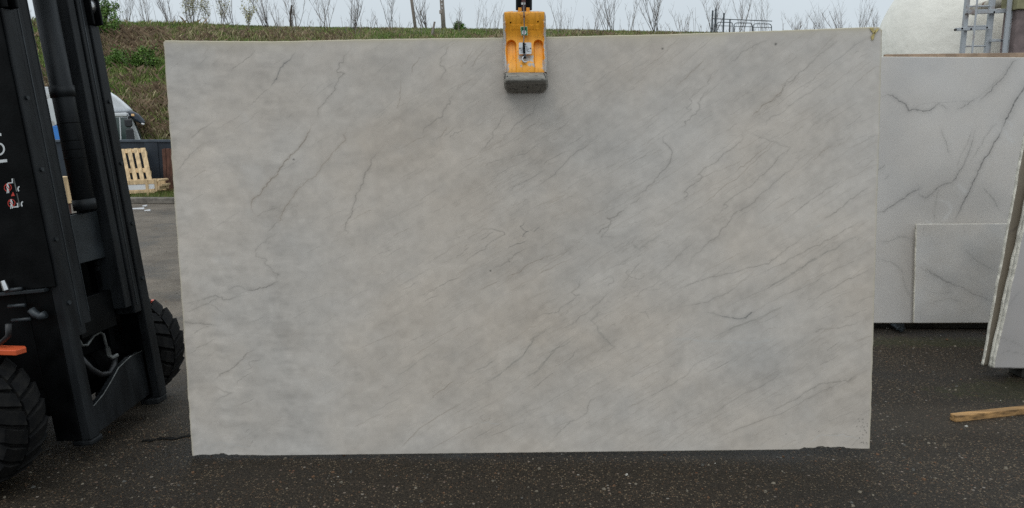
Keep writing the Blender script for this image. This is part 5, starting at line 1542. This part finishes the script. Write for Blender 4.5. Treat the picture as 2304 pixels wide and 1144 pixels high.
# lift cylinder
def mtube(name, pts, r, mt, n=20, par=fl, smooth=True): 
    mb = MB(); mb.tube([MK(p) for p in pts], r, n); return mb.build(name, M[mt], par, smooth=smooth)
cy_ = mtube('lift_cylinder', [(-.062, .338, 1.00), (-.062, .338, 1.95)], .047, 'rail_steel', 28)
mtube('cylinder_collar', [(-.062, .338, 1.52), (-.062, .338, 1.57)], .053, 'rail_steel', 28, cy_)
mtube('cylinder_collar', [(-.062, .338, 1.00), (-.062, .338, 1.05)], .050, 'rail_steel', 28, cy_)
for cc in (1.24, 1.28, 1.32, 1.40): mtube('clamp_ring', [(-.062, .338, cc), (-.062, .338, cc + .004)], .0485, 'dark_void', 28, cy_)
mtube('piston_rod', [(-.062, .338, 1.951), (-.062, .338, 3.3)], .026, 'chrome', 20)
mtube('side_pipe', [(-.13, .40, .8), (-.13, .40, 3.0)], .012, 'hose', 10)
for cc in (1.52, 1.40):
    mb = MB(); mb.tube([MK((-.06, .215, cc)), MK((-.045, .215, cc))], .012, 10); mb.build('bolt', M['chrome'], fl)
# leaf chain beside the cylinder: each plate link its own piece
chain = fbox('lift_chain', (-.118, .412, .62), (-.112, .420, 3.2), 'dark_void', bevel=0)
link_me = None
for k_ in range(56):
    lo_ = (-.122, .405 + (.004 if k_ % 2 else 0), .70 + k_ * .0262); hi_ = (-.106, .418 + (.004 if k_ % 2 else 0), .70 + k_ * .0262 + .0215)
    fbox('chain_link', lo_, hi_, 'rail_steel', bevel=0, par=chain)
# hose guard and bolts down the near column
for cc in (.62, .9, 1.2, 1.5):
    mb = MB(); mb.tube([MK((.0005, .033, cc)), MK((.007, .033, cc))], .010, 6); mb.build('bolt', M['plate_steel'], fl)
    mb = MB(); mb.tube([MK((.0005, .572, cc)), MK((.007, .572, cc))], .010, 6); mb.build('bolt', M['plate_steel'], fl)
# worn bright strips where the rollers run, hoses beside the chain
for b_ in (.093, .505):
    fbox('wear_strip', (-.0079, b_ - .003, .50), (-.0062, b_ + .003, 3.2), 'plate_steel', bevel=0)
fbox('wear_strip', (-.0159, .165, .55), (-.0142, .169, 3.2), 'plate_steel', bevel=0)
for k_, b_ in enumerate((.192, .214)):
    mb = MB(); mb.tube([MK((-.13, b_ + .012 * math.sin(c_ * 3 + k_), c_)) for c_ in [.62 + .12 * i for i in range(20)]], .0095, 8); mb.build('lift_hose', M['hose'], fl, smooth=True)
fbox('gap_filler_plate', (-.235, .20, .30), (-.215, .50, .985), 'dark_void', bevel=.003)  # dark plate added so the see-through mast gap stays black
for cc in (.66, .95): fbox('hose_clamp', (-.145, .18, cc), (-.118, .23, cc + .02), 'plate_steel', bevel=.002)
# cross members
fbox('cross_plate', (-.095, .173, .76), (-.07, .428, .985), 'plate_steel', bevel=.003)
fbox('cross_plate', (-.11, .173, .42), (-.08, .428, .60), 'black_paint', bevel=.003)
mb = MB()
top = [(.06, .10), (.13, .115), (.20, .14), (.27, .18), (.34, .225), (.44, .25), (.54, .25)]
ring = [(b, c) for b, c in top] + [(.54, .02), (.06, -.02)]
mb.prism([MK((-.055, b, c)) for b, c in ring], [MK((-.085, b, c)) for b, c in ring]); low = mb.build('bottom_crossmember', M['rail_steel'], fl, bevel=.003)
mb = MB(); mb.tube([MK((-.054, b, c + .001)) for b, c in top], .0035, 6); mb.build('crossmember_edge', M['steel_pipe'], low, smooth=True)
fbox('foot_plate', (-.10, .002, -.03), (-.002, .085, .0), 'rail_steel', bevel=.01)
fbox('foot_plate', (-.10, .515, -.03), (-.002, .598, .0), 'rail_steel', bevel=.006)
# hydraulic line and hose
mb = MB(); mb.tube([MK(p) for p in ((-.115, .19, .43), (-.112, .20, .385), (-.112, .235, .375), (-.112, .29, .405), (-.112, .335, .41), (-.11, .355, .395), (-.11, .362, .33), (-.11, .365, .29))], .0075, 10); hp = mb.build('hydraulic_line', M['steel_pipe'], fl, smooth=True)
mb = MB(); mb.tube([MK((-.11, .364, .325)), MK((-.11, .365, .285))], .0125, 6); mb.build('fitting', M['steel_pipe'], hp)
mb = MB(); mb.tube([MK((-.11, .365, .285)), MK((-.10, .375, .27)), MK((-.09, .40, .275))], .011, 8); mb.build('elbow', M['steel_pipe'], hp)
mb = MB(); mb.tube([MK(p) for p in ((-.10, .16, .34), (-.09, .20, .27), (-.085, .25, .225), (-.085, .31, .21), (-.09, .36, .235), (-.1, .39, .26))], .014, 10); mb.build('hose', M['hose'], fl, smooth=True)
for k_, (b, c) in enumerate(((.2, .30), (.3, .36))):
    fbox('frame_bracket', (-.33, b - .02, c - .02), (-.30, b + .13, c + .025), 'forklift_orange', bevel=.004)
# side fittings on the near flank
for (px, py, px2, py2) in ((20, 690, 57, 687), (28, 722, 70, 718), (12, 655, 50, 650)):
    A = at_plane(px, py, FO - Fl * .03, -Fl); B = at_plane(px2, py2, FO - Fl * .03, -Fl)
    mb = MB(); mb.tube([A, B], .009, 8); mb.build('flank_hose', M['plate_steel'], fl, smooth=True)
A = at_plane(6, 632, FO - Fl * .04, -Fl); B = at_plane(14, 653, FO - Fl * .04, -Fl)
mb = MB(); mb.tube([A, A.lerp(B, .5), B], [.010, .012, .013], 10); mb.build('flank_fitting', M['chrome'], fl)
pts = [at_plane(px, py, FO - Fl * .035, -Fl) for px, py in ((70, 697), (80, 708), (92, 713), (102, 708))]
mb = MB(); mb.tube(pts, .017, 10); mb.build('flank_elbow', M['plate_steel'], fl, smooth=True)
# decals on the side cover: warning pictograms and part of the lettering
dp0 = MK((0, -.012, 0)); dn = -Fl
def dq(px, py, off=.0008): return at_plane(px, py, dp0 + dn * off, dn)
def dpoly(name, pts, mt, off=.0008, par=cov): 
    mb = MB(); ring = [dq(*p, off) for p in pts]; mb.prism(ring, [q + dn * .0006 for q in ring]); return mb.build(name, M[mt], par)
def dring(cx, cy, r, r2, mt, name='sign_ring'):
    o = []; i_ = []
    for k_ in range(24):
        a = 2 * math.pi * k_ / 24
        o.append(dq(cx + r * math.cos(a), cy + r * 1.08 * math.sin(a))); i_.append(dq(cx + r2 * math.cos(a), cy + r2 * 1.08 * math.sin(a)))
    mb = MB(); mb.add(o + i_, [(j, (j + 1) % 24, 24 + (j + 1) % 24, 24 + j) for j in range(24)]); mb.build(name, M[mt], cov, recalc=False)
for (cx, cy) in ((17.5, 422.5), (25.8, 457.5)):
    dring(cx, cy, 8.6, 7.1, 'red_decal')
    dpoly('figure_body', [(cx - 2.2, cy - 4.5), (cx + 2.2, cy - 4.5), (cx + 3.6, cy + 2), (cx + 2.4, cy + 2.4), (cx + 3.4, cy + 12), (cx + 1.4, cy + 12.5), (cx + .4, cy + 5), (cx - .4, cy + 12.8), (cx - 2.4, cy + 12.8), (cx - 1.6, cy + 2), (cx - 3.2, cy + 1)], 'white_decal', .0016)
    mb = MB(); mb.disc(dq(cx - .8, cy - 6.6, .0018), Mf, Mu, .0042, 12); mb.build('figure_head', M['white_decal'], cov, recalc=False)
    dpoly('sign_slash', [(cx - 6, cy - 5.6), (cx - 5, cy - 6.4), (cx + 6, cy + 5.6), (cx + 5, cy + 6.6)], 'red_decal', .0028)
dpoly('warning_triangle', [(29.5, 432), (33.5, 441), (24.8, 442)], 'red_decal')
dpoly('fork_symbol', [(26, 402.5), (29, 402), (29.6, 412.4), (17.5, 413.6), (17.3, 411.4), (27, 410.4)], 'white_decal')
dpoly('mast_symbol', [(29.8, 402), (32.4, 401.8), (39, 431), (36.4, 432)], 'steel_pipe')
dpoly('mast_symbol', [(36.8, 436), (39.4, 435.6), (46, 465), (43.4, 466)], 'steel_pipe')
dpoly('fork_symbol', [(38, 457), (40.6, 456.6), (42, 466.8), (28, 467.8), (27.8, 465.6), (39, 464.2)], 'white_decal')
for (cx, cy) in ((41.5, 425.5), (49.2, 459.5)):
    pts = []
    for k_ in range(9): a = R(75 + k_ * 24); pts.append((cx + 3.8 * math.cos(a) + 1.6, cy - 6 * math.sin(a)))
    for k_ in range(8, -1, -1): a = R(75 + k_ * 24); pts.append((cx + 1.8 * math.cos(a) + 2.2, cy - 3.4 * math.sin(a)))
    dpoly('hook_symbol', pts, 'white_decal')
# lettering running down the cover: I O I, cut by the picture's margin
dpoly('letter', [(-14, 301.5), (2.6, 300.2), (3.6, 306), (-13, 307.4)], 'white_decal')
o_, i2 = [], []
for k_ in range(28):
    a = 2 * math.pi * k_ / 28
    o_.append(dq(-2.5 + 13.6 * math.cos(a), 336 + 14.5 * math.sin(a))); i2.append(dq(-2.5 + 9.6 * math.cos(a), 336 + 10.6 * math.sin(a)))
mb = MB(); mb.add(o_ + i2, [(j, (j + 1) % 28, 28 + (j + 1) % 28, 28 + j) for j in range(28)]); mb.build('letter', M['white_decal'], cov, recalc=False)
dpoly('letter', [(-12, 361.6), (15.6, 358.6), (16.6, 365), (-11, 368)], 'white_decal')
# wheels
lug_me = None
def wheel(cb, name='front_wheel', ca=-.345, rad=.285, lugs=True):
    global lug_me
    c0 = FK((ca, cb, rad + .004))
    T = lambda q: c0 + Fh * q.x + ZU * q.y + Fl * q.z
    mb = MB(); w = .11; r = rad - .022
    mb.lathe([(.13, -w + .02), (.17, -w), (r - .05, -w - .004), (r - .01, -w + .012), (r, -w + .03), (r + .003, 0), (r, w - .03), (r - .01, w - .012), (r - .05, w + .004), (.17, w), (.13, w - .02)], 48, T)
    o = mb.build(name, M['rubber'], fl, smooth=True)
    mb = MB(); mb.lathe([(0, -w + .05), (.06, -w + .05), (.07, -w + .03), (.12, -w + .03), (.135, -w + .008), (.14, -w + .008), (.14, w - .008), (.12, w - .03), (0, w - .03)], 32, T); mb.build('rim', M['plate_steel'], o, smooth=False)
    if not lugs: return o
    if lug_me is None:
        # one chevron block, built at angle 0 in wheel axes (x radial, y around, z across)
        lb = MB()
        z0, z1 = .006, .116; sk = .05
        def blk(z, s, h0, h1, hw): return [Vector((h0, s - hw, z)), Vector((h1, s - hw * .86, z)), Vector((h1, s + hw * .86, z)), Vector((h0, s + hw, z))]
        A = blk(z0, 0, -.012, .0185, .0335); Bm = blk(z0 + .075, sk * .6, -.012, .0175, .034); C = blk(z1, sk, -.03, .006, .033)
        lb.add(A + Bm + C, [(3, 2, 1, 0), (8, 9, 10, 11)] + [(i, (i + 1) % 4, 4 + (i + 1) % 4, 4 + i) for i in range(4)] + [(4 + i, 4 + (i + 1) % 4, 8 + (i + 1) % 4, 8 + i) for i in range(4)])
        me = bpy.data.meshes.new('tread_lug'); me.from_pydata([tuple(v) for v in lb.v], [], lb.f); me.materials.append(M['rubber'])
        bm = bmesh.new(); bm.from_mesh(me); bmesh.ops.recalc_face_normals(bm, faces=bm.faces); bm.to_mesh(me); bm.free(); lug_me = me
    n = 22
    for side in (1, -1):
        for k_ in range(n):
            a = 2 * math.pi * (k_ + (.5 if side < 0 else 0)) / n
            rd = Fh * math.cos(a) + ZU * math.sin(a); tg = -Fh * math.sin(a) + ZU * math.cos(a)
            ax = Fl * side
            Mx = Matrix(((rd.x, tg.x, ax.x, 0), (rd.y, tg.y, ax.y, 0), (rd.z, tg.z, ax.z, 0), (0, 0, 0, 1)))
            lo = bpy.data.objects.new('tread_lug', lug_me); COL.objects.link(lo); lo.parent = o
            loc = c0 + rd * r - root_loc(fl)
            lo.matrix_local = Matrix.Translation(loc) @ Mx
    return o
wheel(.80); wheel(-.27)
wheel(.75, 'rear_wheel', -1.95, .25, False); wheel(-.15, 'rear_wheel', -1.95, .25, False)
# axle, chassis, hood, counterweight, seat, guard: behind the mast
def ftube(name, pts, r, mt, n=16, par=fl): 
    mb = MB(); mb.tube([FK(p) for p in pts], r, n); return mb.build(name, M[mt], par, smooth=True)
ftube('axle', [(-.345, -.1, .29), (-.345, .69, .29)], .09, 'dark_void', 20)
ftube('axle_drum', [(-.345, .02, .29), (-.345, .16, .29)], .135, 'dark_void', 24); ftube('axle_drum', [(-.345, .44, .29), (-.345, .58, .29)], .135, 'dark_void', 24)
fbox('chassis', (-2.3, -.05, .20), (-.52, .65, .62), 'forklift_orange', False, .03)
fbox('front_plate', (-.515, .0, .40), (-.47, .60, .98), 'dark_void', False, .01)
fbox('hood', (-2.2, .0, .63), (-1.05, .60, 1.02), 'black_paint', False, .06)
fbox('counterweight', (-2.75, -.10, .18), (-2.301, .70, 1.05), 'forklift_orange', False, .12)
st = fbox('seat', (-1.75, .08, 1.03), (-1.2, .52, 1.15), 'black_plastic', False, .05); fbox('seat_back', (-1.85, .08, 1.151), (-1.7, .52, 1.55), 'black_plastic', False, .05, st)
for b in (-.02, .60): ftube('guard_post', [(-.60, b, .62), (-.95, b, 2.1)], .03, 'black_paint', 10); ftube('guard_post', [(-2.25, b, 1.0), (-2.15, b, 2.1)], .03, 'black_paint', 10)
gd = fbox('overhead_guard', (-2.25, -.06, 2.10), (-2.15, .66, 2.16), 'black_paint', False, .01); fbox('guard_bar', (-.98, -.06, 2.10), (-.90, .66, 2.16), 'black_paint', False, .01, gd)
for k_ in range(7): fbox('guard_bar', (-2.15, -.05 + k_ * .112, 2.11), (-.98, -.02 + k_ * .112, 2.15), 'black_paint', False, .006, gd)
cw = ftube('steering_column', [(-.62, .30, .9), (-.85, .30, 1.2)], .03, 'black_plastic', 10)
mb = MB(); c0 = FK((-.87, .30, 1.22)); mb.tube([c0 + Fl * (.17 * math.cos(2 * math.pi * i / 24)) + (Fh * .5 + ZU * .86) * (.17 * math.sin(2 * math.pi * i / 24)) for i in range(25)], .014, 8, cap=False); mb.build('steering_wheel', M['black_plastic'], cw, smooth=True)
# orange fenders over the front wheels
for (b0, b1) in ((-.34, -.06), (.66, .92)):
    mb = MB(); n = 9
    r0 = [FK((-.345 + .36 * math.cos(R(100 + 10 * i)), b0, .30 + .36 * math.sin(R(100 + 10 * i)))) for i in range(n)]
    r1 = [q + Fl * (b1 - b0) for q in r0]
    r0b = [FK((-.345 + .335 * math.cos(R(100 + 10 * i)), b0, .30 + .335 * math.sin(R(100 + 10 * i)))) for i in range(n)]; r1b = [q + Fl * (b1 - b0) for q in r0b]
    V = r0 + r1 + r0b + r1b
    F = []
    for i in range(n - 1):
        F += [(i, i + 1, n + i + 1, n + i), (2 * n + i, 3 * n + i, 3 * n + i + 1, 2 * n + i + 1), (i, 2 * n + i, 2 * n + i + 1, i + 1), (n + i, n + i + 1, 3 * n + i + 1, 3 * n + i)]
    F += [(0, n, 3 * n, 2 * n), (n - 1, 3 * n - 1, 4 * n - 1, 2 * n - 1)]
    mb.add(V, F); mb.build('fender', M['forklift_orange'], fl, bevel=.004)
# orange step plate at the near flank
ring = [at_z(px, py, .60) for px, py in ((-60, 787), (-60, 775), (20, 777.5), (57, 778.5), (59, 782), (35, 789))]
zz = .60
mb = MB(); mb.prism(ring, [q - ZU * .022 for q in ring]); mb.build('step_plate', M['forklift_orange'], fl, bevel=.003)
mb = MB(); q0 = at_z(2, 772, .62); mb.tube([q0 + Vector((-.05, 0, .03)), q0 + Vector((0, 0, .0)), q0 + Vector((.035, 0, .03)), q0 + Vector((.04, .0, .08))], .012, 8); mb.build('flank_hose', M['hose'], fl, smooth=True)
p = at_Y(344, 681, 4.25)
mb = MB(); mb.tube([p + ZU * -.016, p + ZU * .014], .017, 14); lamp = mb.build('marker_lamp', pm('lens_orange', (.75, .12, .07), .35, 0, .05, 10), fl)
mb = MB(); mb.tube([p + ZU * -.022, p + ZU * -.0165], .026, 16); mb.build('lamp_base', M['plate_steel'], lamp)
mb = MB(); mb.tube([p + ZU * -.0225 , FK((-.42, .80, .60))], .012, 8); mb.build('lamp_bracket', M['plate_steel'], lamp)
# carriage and jib, above the picture, holding the hanger
fbox('carriage', (.0, .05, 2.35), (.05, .55, 2.85), 'black_paint')
jib_end = Vector((hc.x, hc.y, HZ + .06)); js = MK((.05, .30, 2.55))
mb = MB(); d = (jib_end - js); side_v = d.cross(ZU).normalized() * .06; e = jib_end + d.normalized() * .12
mb.hexa([js - side_v - ZU * .09, e - side_v - ZU * .06, e + side_v - ZU * .06, js + side_v - ZU * .09, js - side_v + ZU * .09, e - side_v + ZU * .06, e + side_v + ZU * .06, js + side_v + ZU * .09])
mb.build('jib_arm', M['black_paint'], fl, bevel=.008)
